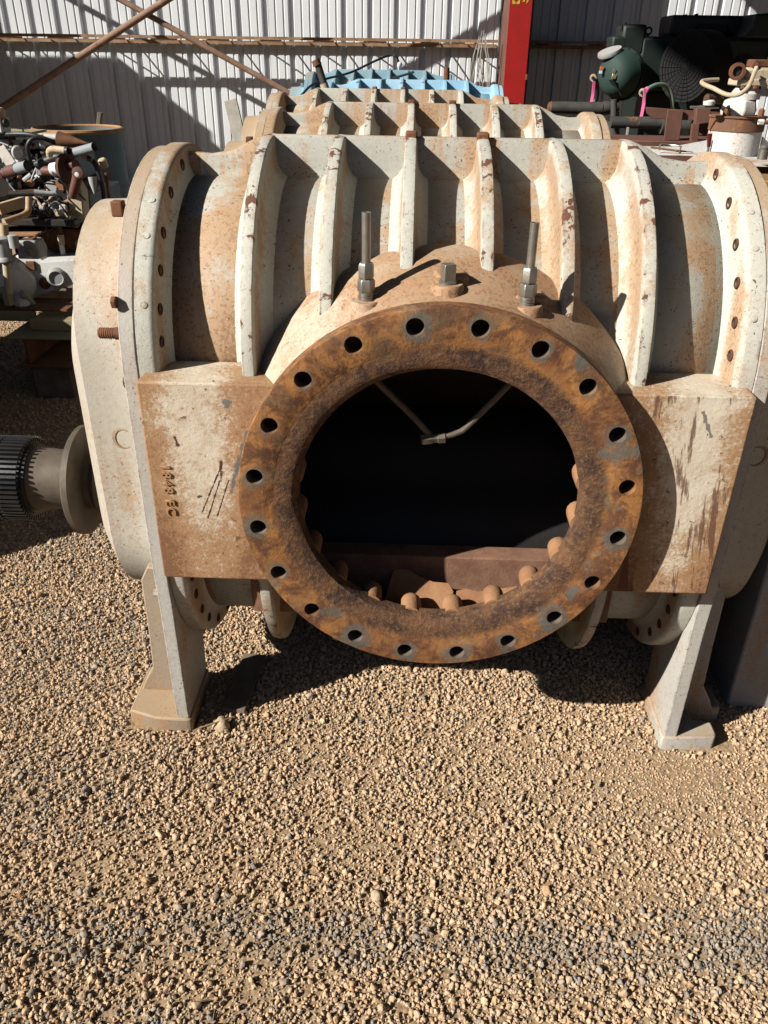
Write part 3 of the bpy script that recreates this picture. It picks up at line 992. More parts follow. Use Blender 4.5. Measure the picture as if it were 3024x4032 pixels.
# ------------------------------------------------------------------ gravel
def gravel():
    rng = np.random.default_rng(3)
    kinds = bpy.data.collections.new('stone kinds')
    g = G('gravel stone')
    pos = g.n('ShaderNodeNewGeometry').outputs['Position']
    rnd = g.n('ShaderNodeObjectInfo').outputs['Random']
    at = g.n('ShaderNodeAttribute', attribute_type='INSTANCER', attribute_name='grey')
    f = g.noise(pos, 240, 5, .7)
    t = g.mix(rnd, (.72, .50, .315), (.58, .39, .23))
    t = g.mix(g.step(rnd, .86, .92), t, (.62, .37, .19))
    gc = g.mix(g.ma('FRACT', g.ma('MULTIPLY', rnd, 7.3)), (.32, .295, .26), (.19, .185, .175))
    c = g.mix(at.outputs['Fac'], t, gc)
    c = g.mix(g.ma('MULTIPLY', g.step(f, .45, .72), .35), c, (.32, .215, .12))
    c = g.mix(g.ma('MULTIPLY', g.step(f, .5, .3), .35), c, (.70, .53, .33))
    g.done(c, .95, g.bump(f, .9, .0022))
    mat = g.m
    for k in range(8):
        n = 15 + k
        p = rng.normal(size=(n, 3))
        p /= np.linalg.norm(p, axis=1)[:, None]
        p *= rng.uniform(.8, 1.1, (n, 1))
        p *= np.array([1.0, rng.uniform(.72, 1.0), rng.uniform(.6, .88)])
        me = bpy.data.meshes.new('stone')
        bm = bmesh.new()
        for q in p:
            bm.verts.new(q)
        r = bmesh.ops.convex_hull(bm, input=bm.verts)
        bmesh.ops.delete(bm, geom=[v for v in bm.verts if not v.link_faces], context='VERTS')
        bmesh.ops.bevel(bm, geom=bm.edges[:], offset=.10, segments=1, affect='EDGES')
        bmesh.ops.recalc_face_normals(bm, faces=bm.faces)
        bm.to_mesh(me)
        bm.free()
        me.materials.append(mat)
        o = bpy.data.objects.new('stone', me)
        kinds.objects.link(o)
    P, S = [], []

    def lay(x0, x1, y0, y1, per, s0, s1, sink):
        n = int((x1 - x0) * (y1 - y0) * per)
        q = np.stack([rng.uniform(x0, x1, n), rng.uniform(y0, y1, n)], 1)
        s = s0 + (s1 - s0) * rng.random(n) ** 1.8
        # finer, sandier ground around the right foot and in a few patches
        fine = .9 * np.exp(-(((q[:, 0] - .62) / .32) ** 2 + ((q[:, 1] - .0) / .17) ** 2))
        for fx, fy, fr in ((-.15, -.20, .09), (-.62, -.30, .12), (.15, .08, .10), (.45, -.30, .07), (-.35, -.52, .1), (-.3, .05, .07)):
            fine += .55 * np.exp(-(((q[:, 0] - fx) / (fr * 1.6)) ** 2 + ((q[:, 1] - fy) / fr) ** 2))
        keep = rng.random(n) > fine * (1.15 if s0 > .0036 else .0)
        q, s = q[keep], s[keep]
        # not inside the feet
        for fx0, fx1 in ((-.785, -.60), (.60, .795)):
            inn = (q[:, 0] > fx0) & (q[:, 0] < fx1) & (q[:, 1] > .10) & (q[:, 1] < .31)
            q, s = q[~inn], s[~inn]
        z = s * sink + rng.uniform(-.2, .2, len(s)) * s
        P.append(np.column_stack([q, z]))
        S.append(s)

    A = (-1.75, 1.75, -.80, 1.25)
    lay(*A, 17000, .0024, .0042, .30)
    lay(*A, 11000, .0041, .0069, .70)
    lay(*A, 1100, .0066, .0105, .65)
    lay(*A, 45, .0100, .0140, .6)
    for Bx in ((-4.2, -.55, 1.25, 4.2), (.62, 2.4, 1.25, 2.2), (-2.6, -1.75, .4, 1.25)):
        lay(*Bx, 4500, .0040, .0075, .4)
        lay(*Bx, 700, .0075, .0120, .5)
    P = np.concatenate(P)
    S = np.concatenate(S)
    n = len(S)
    # dark grey chippings lie in patches of their own
    grey = .07 + 0 * S
    for cx, cy, rx, ry, a in ((-.25, -.44, .34, .060, 1.0), (.25, -.45, .26, .065, .9), (.66, -.42, .22, .085, 1.1), (-.70, -.47, .24, .07, .8), (-.95, -.10, .30, .16, .5),
                              (-.55, -.62, .4, .05, .5), (.9, -.35, .35, .08, .5), (-1.0, .45, .35, .35, .4), (-1.2, 1.1, .5, .35, .5), (.35, -.13, .35, .04, .28), (-.45, -.02, .25, .10, .22)):
        grey = np.maximum(grey, a * np.exp(-(((P[:, 0] - cx) / rx) ** 2 + ((P[:, 1] - cy) / ry) ** 2)))
    gv = np.where(rng.random(n) < grey, rng.uniform(.6, 1.0, n), rng.uniform(0, .25, n))
    me = bpy.data.meshes.new('gravel')
    me.vertices.add(n)
    me.vertices.foreach_set('co', P.astype(np.float32).ravel())

    def attr(name, typ, arr, key='value'):
        a = me.attributes.new(name, typ, 'POINT')
        a.data.foreach_set(key, arr.astype(np.float32).ravel() if typ != 'INT' else arr.astype(np.int32))
    attr('rot', 'FLOAT_VECTOR', rng.uniform(0, 6.283, (n, 3)), 'vector')
    attr('scl', 'FLOAT', S)
    attr('grey', 'FLOAT', gv)
    attr('pick', 'INT', rng.integers(0, 8, n))
    o = bpy.data.objects.new('gravel', me)
    col.objects.link(o)
    me.materials.append(mat)
    ng = bpy.data.node_groups.new('scatter stones', 'GeometryNodeTree')
    ng.interface.new_socket('Geometry', in_out='INPUT', socket_type='NodeSocketGeometry')
    ng.interface.new_socket('Geometry', in_out='OUTPUT', socket_type='NodeSocketGeometry')
    gi = ng.nodes.new('NodeGroupInput')
    go = ng.nodes.new('NodeGroupOutput')
    ins = ng.nodes.new('GeometryNodeInstanceOnPoints')
    ci = ng.nodes.new('GeometryNodeCollectionInfo')
    ci.inputs['Collection'].default_value = kinds
    ci.inputs['Separate Children'].default_value = True
    ci.inputs['Reset Children'].default_value = True

    def na(name, dt):
        x = ng.nodes.new('GeometryNodeInputNamedAttribute')
        x.data_type = dt
        x.inputs['Name'].default_value = name
        return x.outputs['Attribute']
    L = ng.links.new
    L(gi.outputs[0], ins.inputs['Points'])
    L(ci.outputs[0], ins.inputs['Instance'])
    ins.inputs['Pick Instance'].default_value = True
    L(na('pick', 'INT'), ins.inputs['Instance Index'])
    L(na('rot', 'FLOAT_VECTOR'), ins.inputs['Rotation'])
    L(na('scl', 'FLOAT'), ins.inputs['Scale'])
    L(ins.outputs[0], go.inputs[0])
    md = o.modifiers.new('scatter', 'NODES')
    md.node_group = ng
    tag(o, 'sandy tan gravel with darker grey chippings covering the yard', 'gravel', kind='stuff')
    return mat


stone_mat = gravel()


def boulder(loc, s, seed, label):
    random.seed(seed)
    bm = bmesh.new()
    bmesh.ops.create_icosphere(bm, subdivisions=3, radius=1)
    from mathutils import noise as mn
    for v in bm.verts:
        d = 1 + .35 * mn.noise(v.co * 1.1 + Vector((seed, 0, 0))) + .12 * mn.noise(v.co * 3 + Vector((0, seed, 0))) + .03 * mn.noise(v.co * 9)
        v.co = Vector((v.co.x * s[0], v.co.y * s[1], v.co.z * s[2])) * d
        v.co.z = max(v.co.z, -s[2] * .7)
    me = bpy.data.meshes.new('stone')
    bm.to_mesh(me)
    bm.free()
    o = finish(me, 'stone', plain('pale stone', (.58, .44, .29), (.46, .34, .21), .9, 0, 60, 1.0) if seed == 2 else MT['stone'], None, smooth=60, loc=loc)
    MT['stone'] = o.data.materials[0]
    tag(o, label, 'stone')


boulder((-.533, .118, .014), (.022, .019, .020), 2, 'large pale stone on the gravel beside the front blower\'s left foot')
boulder((-.101, -.353, .008), (.0125, .0155, .012), 7, 'smooth tan pebble, biggest one in the open gravel before the blower')

MT['timber'] = None
g = G('weathered timber')
co = g.coords(0)
p = g.xyz(co)
cs = g.n('ShaderNodeCombineXYZ')
g.put(cs.inputs[0], g.ma('MULTIPLY', p[0], 3.0))
g.put(cs.inputs[1], g.ma('MULTIPLY', p[1], 45.0))
g.put(cs.inputs[2], g.ma('MULTIPLY', p[2], 45.0))
gr = g.noise(cs.outputs[0], 1.0, 6, .65, .6)
c = g.mix(g.step(gr, .35, .7), (.33, .185, .075), (.20, .10, .04))
g.done(c, .8, g.bump(gr, .4, .003))
MT['timber'] = g.m
MT['oldwood'] = plain('old grey wood', (.13, .10, .075), (.20, .155, .115), .9, 0, 18, .5)
MT['palewood'] = plain('silvered plank', (.40, .37, .32), (.30, .28, .24), .9, 0, 14, .5)
o = MB().box((-.535, .17, .006), (-.47, .40, .020), rz=-.08).build('board', 'oldwood', bevel=.002)
tag(o, 'thin dark board lying in the shade beside the blower\'s left leg', 'board')
random.seed(8)
lf = MB()
pts = curve_pts([(-.60, .085, .020), (-.575, .095, .026), (-.54, .11, .030), (-.50, .135, .028)], 6)
lf.tube(pts, [.0012 + .0012 * math.sin(i / len(pts) * 3) for i in range(len(pts))], 6)
o = lf.build('twig', plain('dry stalk', (.30, .22, .12), (.22, .15, .08), .9))
tag(o, 'thin dry stalk curling between the foot and the large stone', 'twig')

# ------------------------------------------------------------------ steel drum, stick and plank by the wall
MT['drum'] = weathered('dull blue drum paint', (.13, .18, .20), (.16, .18, .18), stain=.5, chips=.45, speck=.3, dust=.2, seed=8.8, stain_col=(.14, .075, .04))
MT['rimrust'] = plain('orange rusted rim', (.30, .15, .06), (.42, .25, .12), .8, 0, 10, .4)
d_ = empty('steel_drum', (-2.335, 4.42, .165))
prof = [(.270, .0), (.283, .01), (.283, .27), (.291, .285), (.291, .305), (.283, .32), (.283, .57), (.291, .585), (.291, .605), (.283, .62), (.283, .80), (.287, .815), (.283, .83), (.283, .925), (.270, .93), (.270, .02)]
MB().turn(prof, (0, 0, 0), (0, 0, 1), 56, (True, True)).build('shell', 'drum', d_)
MB().turn([(.281, .915), (.291, .918), (.295, .930), (.291, .942), (.281, .945), (.276, .935), (.281, .915)], (0, 0, 0), (0, 0, 1), 56, (False, False)).build('rim', 'rimrust', d_)
tag(d_, 'open dull blue steel drum with rusty orange rim behind the engine skid', 'drum')
pal = empty('pallet', (-2.335, 4.42, .025))
for i in range(5):
    MB().box((-.5 + i * .22, -.5, .115), (-.5 + i * .22 + .12, .5, .138)).build('slat', 'oldwood', pal)
for y in (-.45, 0, .45):
    MB().box((-.5, y - .045, -.025), (.5, y + .045, .113)).build('runner', 'oldwood', pal)
tag(pal, 'grey wooden pallet under the steel drum', 'pallet')
o = MB().bar((-2.530, 5.200, 0.875), (-2.445, 5.200, 1.154), .045, .03).build('stake', 'oldwood', bevel=.004)
tag(o, 'dark splintered stake sticking up behind the drum', 'stake')
o = MB().bar((-1.70, 7.35, 0), (-1.959, 7.600, 1.146), .13, .04, side=(0, 1, 0)).build('plank', 'palewood', bevel=.004)
tag(o, 'silver grey plank standing against the wall left of the blowers', 'plank')

# ------------------------------------------------------------------ engine skid on the left
SK = empty('engine_skid', (-2.3, 2.9, 0))
SKI = Matrix.Translation((2.3, -2.9, 0))


def sk(mb, name, mat, parent=None, **k):
    o = mb.build(name, mat, parent or SK, **k)
    o.matrix_parent_inverse = SKI if parent is None else Matrix()
    return o


MT['prus'] = plain('brown coupling paint', (.15, .062, .045), (.10, .04, .03), .6, 0, 12, .3)
MT['pvc'] = plain('grey plastic pipe', (.23, .25, .27), (.28, .29, .30), .5, 0, 8, .1)
MT['hose'] = plain('black rubber hose', (.015, .015, .016), (.03, .03, .03), .45, 0, 20, .2)
MT['pipecream'] = weathered('cream pipe paint', (.55, .47, .34), (.45, .37, .26), stain=.6, chips=.35, speck=.3, dust=.4, seed=1.1, edge=False)
MT['olive'] = weathered('olive yellow primer', (.34, .32, .18), (.28, .26, .15), stain=.5, chips=.4, speck=.3, dust=.4, seed=2.6)
MT['black'] = plain('oily black iron', (.022, .02, .018), (.045, .038, .032), .5, 0, 10, .4)


class MK(MB):
    """pipe work of the skid: bore sizes in half-inch steps"""
    def tube(self, pts, r, seg=10, caps=(True, True)):
        return MB.tube(self, pts, [v * .56 for v in r] if isinstance(r, (list, tuple)) else r * .56, seg, caps)

    def turn(self, prof, *a, **k):
        return MB.turn(self, [(r * .52, t * .52) for r, t in prof], *a, **k)


# base frame
sk(MB().box((-3.9, 2.52, .352), (-1.98, 2.57, .405)), 'rail', 'olive', bevel=.004)
sk(MB().box((-3.9, 2.52, .406), (-1.80, 2.74, .416)), 'rail_flange', 'rust', bevel=.002)
sk(MB().box((-3.9, 3.7, .352), (-1.7, 3.75, .416)), 'rail', 'olive', bevel=.004)
sk(MB().box((-2.05, 2.34, .318), (-1.72, 3.9, .330)), 'cross_beam', 'olive', bevel=.002)
sk(MB().box((-1.975, 2.36, .187), (-1.962, 3.9, .318)), 'beam_web', 'rust')
sk(MB().box((-2.02, 2.34, .172), (-1.72, 3.9, .186)), 'beam_foot', 'rust', bevel=.002)
sk(MB().box((-1.965, 2.44, .331), (-1.72, 2.519, .385)), 'bracket', 'olive', bevel=.004)
# pump end: grey tapered casting with a round bearing boss
sk(MB().prism([(-2.16, .417), (-2.045, .417), (-1.80, .50), (-1.80, .62), (-1.98, .607), (-2.03, .64), (-2.16, .62)], lambda x, z: (x, 2.74, z), lambda x, z: (x, 3.1, z)), 'pump_casing', 'white', bevel=.012, seg=3)
sk(MB().turn([(.052, 0), (.05, .02), (.036, .03), (.032, .022), (.001, .022)], (-1.915, 2.742, .525), (.2, -1, 0), 28), 'bearing_boss', 'grey')
sk(MB().turn([(.03, 0), (.026, .008), (.018, .010), (.016, .016), (.008, .017), (.007, .024), (.001, .024)], (-1.985, 2.738, .492), (0, -1, 0), 20), 'drain_plug', 'rust')
sk(MB().turn([(.10, -.18), (.115, -.06), (.085, .02), (.03, .045)], (-2.10, 2.66, .50), (.55, -1, .1), 28), 'volute', 'white')
sk(MB().box((-2.06, 2.725, .56), (-2.015, 2.742, .605)), 'vent_grille', 'rust', bevel=.003)
# brown tank behind
sk(MB().prism([(-2.20, .50), (-1.75, .50), (-1.75, .735), (-1.99, .735), (-2.20, .70)], lambda x, z: (x, 2.92, z), lambda x, z: (x, 3.5, z)), 'tank', 'rust', bevel=.008)
sk(MB().box((-2.30, 2.74, .722), (-1.985, 3.0, .731), ry=-.03), 'tank_lid', 'rustlight', bevel=.002)
sk(MB().turn([(.028, 0), (.028, .006), (.022, .008), (.001, .008)], (-1.835, 2.918, .655), (0, -1, 0), 20), 'sight_glass', 'olive')
sk(MB().box((-1.86, 2.905, .53), (-1.80, 2.918, .62)), 'label_plate', 'olive')
sk(MB().prism([(-.060, -.042), (.045, -.042), (.055, .0), (.040, .045), (-.05, .045)], lambda x, z: (-1.925 + x, 2.50, .708 + z), lambda x, z: (-1.925 + x, 2.60, .708 + z)), 'valve_bonnet', 'grey', bevel=.008)
sk(MB().turn([(.019, 0), (.019, .008), (.012, .010), (.001, .010)], (-1.912, 2.499, .702), (0, -1, 0), 20), 'gland', 'olive')
sk(MB().bar((-1.93, 2.54, .757), (-1.90, 2.54, .757), .05, .008), 'bonnet_pad', 'rust')
# engine block and cover of the upper storey
sk(MB().box((-2.9, 2.84, .90), (-1.86, 3.6, .93)), 'deck', 'darkrust')
sk(MB().box((-2.9, 2.98, .93), (-1.90, 3.5, 1.09)), 'crankcase', 'black', bevel=.01)
sk(MB().box((-2.9, 2.80, .765), (-1.80, 3.4, .80)), 'sump', 'black', bevel=.006)
sk(MB().box((-2.7, 3.0, .735), (-1.78, 3.5, .90)), 'lower_block', 'black', bevel=.01)
sk(MB().prism([(-2.9, 1.105), (-2.03, 1.105), (-1.99, 1.118), (-2.0, 1.150), (-2.9, 1.168)], lambda x, z: (x, 3.02, z), lambda x, z: (x, 3.4, z)), 'head_cover', 'white', bevel=.008)
sk(MB().prism([(-2.9, 1.171), (-2.045, 1.171), (-2.05, 1.183), (-2.9, 1.183)], lambda x, z: (x, 2.98, z), lambda x, z: (x, 3.25, z)), 'cover_plate', 'olive', bevel=.003)
for i in range(5):
    sk(MB().turn([(.009, 0), (.009, .016), (.005, .018)], (-2.20 + i * .055, 3.018, 1.128), (0, -1, .1), 8), 'bolt', 'rust')
for i in range(7):
    sk(MB().cyl((-2.19 + i * .035, 2.97, 1.02 + .012 * (i % 3)), (-2.175 + i * .035, 2.96, 1.09), .006, seg=8), 'push_rod', 'white')
sk(MB().box((-2.16, 2.93, 1.035), (-1.99, 2.97, 1.062)), 'manifold', 'white', bevel=.006)
sk(MB().box((-1.965, 2.90, 1.02), (-1.90, 2.95, 1.06)), 'manifold', 'pipecream', bevel=.006)
# tall stack at the picture's edge
sk(MB().box((-2.22, 2.86, 1.19), (-2.105, 2.96, 1.255)), 'stack_block', 'white', bevel=.006)
sk(MB().turn([(.034, 0), (.034, .035), (.024, .045)], (-2.135, 2.91, 1.258), (.1, 0, 1), 16), 'stack_cap', 'pipecream')
sk(MB().turn([(.020, 0), (.020, .02), (.010, .022)], (-2.105, 2.89, 1.235), (1, -.4, 0), 14), 'stack_port', 'black')
sk(MB().turn([(.018, 0), (.018, .015), (.010, .018)], (-2.13, 2.877, 1.285), (.2, -1, 0), 14), 'stack_port', 'prus')
sk(MB().cyl((-2.055, 2.98, 1.184), (-2.055, 2.98, 1.204), .005).box((-2.078, 2.97, 1.202), (-2.032, 2.99, 1.208)), 'tap', 'white')
sk(MB().prism([(-.045, -.10), (.06, -.10), (.07, .03), (.045, .085), (-.035, .085), (-.06, 0)], lambda x, z: (-1.82 + x, 2.84, .90 + z), lambda x, z: (-1.82 + x, 2.93, .90 + z)), 'end_casting', 'pipecream', bevel=.008)
sk(MB().prism([(-.05, -.09), (.05, -.09), (.035, .09), (-.04, .09)], lambda x, z: (-1.90 + x, 2.86, .88 + z), lambda x, z: (-1.90 + x, 2.95, .88 + z)), 'end_casting', 'grey', bevel=.008)
for x in (-1.825, -1.79):
    sk(MB().turn([(.014, 0), (.014, .01), (.009, .011), (.001, .011)], (x, 2.84, .822), (0, -1, 0), 16), 'plug', 'olive')
# pump end: grey tapered casting with a round bearing boss
# brown tank behind
# standpipe with hex foot and gate valve at the picture's edge
sk(MK().tube([(-2.017, 2.500, 0.829), (-2.046, 2.500, 0.643), (-2.065, 2.500, 0.499)], .034, 18), 'standpipe', 'pipecream')
sk(MK().turn([(.052, 0), (.052, .16), (.045, .175)], (-2.075, 2.500, 0.440), (-.05, 0, 1), 6), 'hex_foot', 'olive', bevel=.003)
vb = sk(MK().turn([(.05, -.12), (.085, -.10), (.085, -.085), (.07, -.06), (.078, 0), (.07, .06), (.085, .085), (.085, .10), (.05, .12)], (-2.038, 2.480, 0.714), (-.05, 0, 1), 24), 'valve_body', 'grey')
sk(MK().turn([(.045, 0), (.045, .11), (.03, .115)], (-1.967, 2.460, 0.728), (0, 0, 1), 16), 'valve_stem', 'grey')
# drain elbow and lagging at the foot
sk(MK().tube([(-2.028, 2.550, 0.487), (-2.024, 2.580, 0.463), (-2.018, 2.620, 0.414)], [.03, .035, .035], 14), 'drain_elbow', 'grey')
sk(MK().turn([(.07, -.03), (.08, 0), (.06, .05), (.02, .07)], (-2.050, 2.580, 0.433), (.2, -.2, 1), 9), 'lagging', 'white')
# bent cream pipe running back
sk(MK().tube(curve_pts([(-2.040, 2.550, 0.829), (-2.010, 2.600, 0.836), (-1.988, 2.660, 0.843), (-1.979, 2.700, 0.859), (-1.972, 2.720, 0.919)], 6), .028, 14), 'bent_pipe', 'pipecream')
sk(MB().bar((-2.127, 2.700, 0.862), (-2.030, 2.800, 0.886), .03, .05), 'strut', 'pipecream')
# oil filler: cap on a jointed brown and white pipe
fp = sk(MK().turn([(.052, 0), (.058, .02), (.055, .06), (.046, .068), (.001, .070)], (-1.887, 2.860, 0.811), (-.05, .02, 1), 20), 'filler_cap', 'pipecream')
sk(MK().tube([(-1.908, 2.860, 0.798), (-1.908, 2.860, 0.715)], .021, 14), 'filler_pipe', 'prus')
sk(MK().tube([(-1.908, 2.860, 0.715), (-1.911, 2.860, 0.666)], .030, 14), 'pipe_coupling', 'pipecream')
sk(MK().tube([(-1.912, 2.860, 0.669), (-1.911, 2.860, 0.570)], .023, 14), 'filler_pipe', 'white')
sk(MK().turn([(.046, 0), (.05, .02), (.046, .05), (.035, .055)], (-1.983, 2.950, 0.817), (.3, -.1, 1), 18), 'filler_cap', 'pipecream')
sk(MK().tube(curve_pts([(-1.824, 2.720, 1.011), (-1.789, 2.720, 0.989), (-1.782, 2.740, 0.949), (-1.789, 2.750, 0.904)], 6), .0075, 8), 'cable', 'pvc')
# engine block and cover of the upper storey
sk(MK().tube([(-2.105, 3.000, 1.160), (-2.043, 3.000, 1.161)], .022, 12), 'rail_pipe', 'white')
sk(MK().tube([(-2.002, 3.100, 1.161), (-1.936, 3.100, 1.154)], .022, 12), 'rail_pipe', 'white')
# tall stack at the picture's edge
# hoses
sk(MK().tube(curve_pts([(-2.149, 2.900, 1.179), (-2.048, 2.860, 1.189), (-1.960, 2.840, 1.189), (-1.892, 2.840, 1.172), (-1.853, 2.860, 1.153), (-1.829, 2.900, 1.128)], 6), .020, 12), 'hose', 'hose')
sk(MK().tube(curve_pts([(-1.883, 2.820, 1.175), (-1.922, 2.800, 1.178), (-1.949, 2.790, 1.161), (-1.965, 2.790, 1.129), (-1.968, 2.800, 1.081), (-1.975, 2.820, 1.039)], 6), .019, 12), 'hose', 'hose')
sk(MK().tube(curve_pts([(-1.654, 2.750, 1.102), (-1.624, 2.740, 1.075), (-1.609, 2.740, 1.022), (-1.606, 2.750, 0.966), (-1.611, 2.760, 0.909)], 6), .022, 12), 'hose', 'hose')
sk(MK().tube(curve_pts([(-1.616, 2.850, 1.020), (-1.618, 2.850, 0.960), (-1.618, 2.850, 0.896)], 5), .014, 10), 'hose', 'rust')
sk(MK().tube(curve_pts([(-1.935, 2.800, 1.057), (-1.871, 2.780, 1.078), (-1.824, 2.770, 1.094), (-1.788, 2.770, 1.098)], 5), .040, 14), 'hose', 'hose')
# plastic pipes in brown couplings
sk(MK().tube([(-1.701, 2.700, 1.126), (-1.567, 2.620, 1.160)], .036, 18, (True, False)), 'plastic_pipe', 'pvc')
sk(MK().tube([(-1.737, 2.720, 1.120), (-1.695, 2.700, 1.127)], .042, 18), 'coupling', 'prus')
sk(MK().tube([(-1.902, 2.500, 1.072), (-1.824, 2.450, 1.093)], .042, 18, (True, False)), 'plastic_pipe', 'pvc')
sk(MK().turn([(.037, 0), (.001, .001)], (-1.825, 2.450, 1.093), (.4, -.3, .1), 16), 'pipe_bore', 'hose')
sk(MK().tube([(-1.960, 2.530, 1.056), (-1.900, 2.500, 1.072)], .048, 18), 'coupling', 'prus')
sk(MK().tube([(-2.016, 2.560, 1.038), (-1.956, 2.530, 1.056)], .036, 18), 'coupling', 'prus')
sk(MK().turn([(.045, 0), (.045, .03)], (-2.003, 2.550, 1.041), (1, -.3, .2), 6), 'union_nut', 'prus', bevel=.002)
# cream elbow, flange discs and brown pipe stand
sk(MK().tube(curve_pts([(-1.831, 2.720, 1.108), (-1.824, 2.710, 1.128), (-1.803, 2.700, 1.139), (-1.768, 2.690, 1.139), (-1.728, 2.680, 1.136)], 5), .028, 14), 'elbow', 'pipecream')
sk(MK().turn([(.034, 0), (.034, .03), (.028, .034), (.022, .012)], (-1.732, 2.680, 1.136), (1, -.25, -.05), 18), 'elbow_collar', 'black')
sk(MK().turn([(.13, 0), (.135, .012), (.135, .035), (.12, .04)], (-1.783, 2.760, 1.049), (1, -.35, 0), 30), 'flange_disc', 'darkrust')
sk(MK().tube([(-1.886, 2.740, 1.037), (-1.832, 2.730, 1.039)], .040, 16), 'coupling', 'prus')
sk(MK().tube([(-1.833, 2.730, 1.044), (-1.795, 2.720, 1.051)], .056, 18), 'coupling', 'white')
sk(MK().turn([(.062, 0), (.064, .03), (.05, .045), (.048, .03)], (-1.987, 2.720, 1.119), (.8, -.5, 0), 24), 'gauge', 'grey')
sk(MK().turn([(.05, 0), (.001, .001)], (-1.969, 2.690, 1.122), (.8, -.5, 0), 24), 'gauge_face', 'white')
sk(MB().bar((-2.008, 2.600, 1.152), (-1.959, 2.580, 1.080), .05, .008, side=(0, 1, 0)), 'strap', 'steel')
sk(MK().tube([(-1.686, 2.680, 1.052), (-1.702, 2.680, 1.006), (-1.747, 2.700, 0.926)], [.044, .042, .036], 14), 'brown_pipe', 'prus')
sk(MK().turn([(.052, -.03), (.056, 0), (.05, .035), (.02, .04)], (-1.680, 2.660, 1.041), (.1, -1, .2), 16), 'pipe_tee', 'prus')
sk(MK().turn([(.02, 0), (.02, .012), (.008, .014)], (-1.672, 2.620, 1.039), (0, -1, .1), 14), 'plug', 'white')
sk(MK().tube([(-1.759, 2.760, 1.064), (-1.719, 2.740, 1.067)], .045, 14), 'coupling', 'prus')
sk(MK().turn([(.036, -.03), (.04, 0), (.04, .04), (.03, .05)], (-1.603, 2.800, 1.066), (-.2, -.3, 1), 14), 'knuckle', 'pipecream')
sk(MK().tube([(-1.669, 2.720, 1.110), (-1.636, 2.710, 1.101)], [.03, .026], 14), 'nozzle', 'pipecream')
sk(MK().turn([(.026, 0), (.028, .03), (.02, .035)], (-1.636, 2.700, 1.102), (1, -.2, -.3), 12), 'nozzle_cap', 'hose')
sk(MK().turn([(.04, 0), (.035, .05), (.005, .15)], (-1.654, 2.760, 1.011), (0, -.1, -1), 14), 'funnel_pipe', 'grey')
sk(MK().turn([(.001, 0), (.085, .30)], (-1.678, 2.860, 1.152), (-1, .1, .06), 24), 'cone_horn', 'rust')
sk(MK().turn([(.032, 0), (.032, .03), (.02, .04)], (-1.902, 2.620, 0.996), (.2, -1, .1), 14), 'yellow_cap', 'rimrust')
sk(MK().tube([(-1.940, 2.600, 1.033), (-1.949, 2.600, 1.008)], .02, 10), 'drip_cock', 'prus')
sk(MK().turn([(.075, 0), (.078, .02), (.06, .03)], (-1.989, 2.480, 0.995), (1, -.6, 0), 26), 'hand_wheel', 'grey')
sk(MK().tube([(-2.065, 2.620, 0.943), (-1.910, 2.660, 0.945)], .024, 12), 'feed_pipe', 'black')
sk(MK().tube([(-1.914, 2.660, 0.947), (-1.857, 2.680, 0.942), (-1.790, 2.700, 0.942)], [.03, .02, .024], 12), 'feed_pipe', 'grey')
sk(MK().tube([(-1.955, 2.740, 0.917), (-1.916, 2.720, 0.875)], .014, 10), 'link_rod', 'pipecream')
sk(MK().turn([(.022, -.02), (.022, .02)], (-1.917, 2.720, 0.869), (1, 0, 0), 10), 'rod_end', 'grey')
random.seed(21)
CL = ['black', 'darkrust', 'white', 'black', 'grey', 'pipecream', 'hose', 'black', 'rust', 'darkrust']
for i in range(130):
    x = random.uniform(-2.22, -1.80)
    y = random.uniform(2.80, 3.0)
    zb = random.uniform(.80, 1.17) if x < -1.9 else random.uniform(.78, 1.02)
    m_ = random.choice(CL)
    k = i % 4
    if k == 0:
        sk(MB().turn([(.012, 0), (.012, .018), (.009, .02)], (x, y, zb), (random.uniform(-.5, .5), -1, random.uniform(-.4, .4)), 6), 'fitting_nut', m_)
    elif k == 1:
        d = Vector((random.uniform(-1, 1), random.uniform(-.3, .3), random.uniform(-1, 1))).normalized() * random.uniform(.04, .14)
        sk(MB().tube([(x, y, zb), Vector((x, y, zb)) + d], random.uniform(.006, .014), 10), 'small_pipe', m_)
    elif k == 2:
        e1, e2 = [Vector((random.uniform(-.08, .08), random.uniform(-.04, .0), random.uniform(-.10, .05))) for _ in (0, 1)]
        q = Vector((x, y - .04, zb))
        sk(MB().tube(curve_pts([q, q + e1, q + e1 + e2], 5), random.uniform(.003, .006), 6), 'wire', random.choice(['hose', 'black', 'pvc']))
    else:
        sx, sy, sz = [random.uniform(.012, .035) for _ in range(3)]
        sk(MB().box((x - sx, y - sy, zb - sz), (x + sx, y + sy, zb + sz), rz=random.uniform(-.5, .5)), 'small_block', m_, bevel=.003)
tag(SK, 'rusty engine and pump skid tangled with hoses and pipes, left of the blowers', 'engine skid')
o = MB().box((-1.975, 2.37, 0), (-1.78, 2.66, .168), rz=.03).build('timber_block', 'oldwood', bevel=.006)
tag(o, 'square timber block propping the end of the engine skid', 'timber block')
o = MB().box((-3.5, 2.40, 0), (-3.28, 2.70, .17), rz=.03).build('timber_block', 'oldwood', bevel=.006)
tag(o, 'square timber block under the far end of the engine skid', 'timber block')

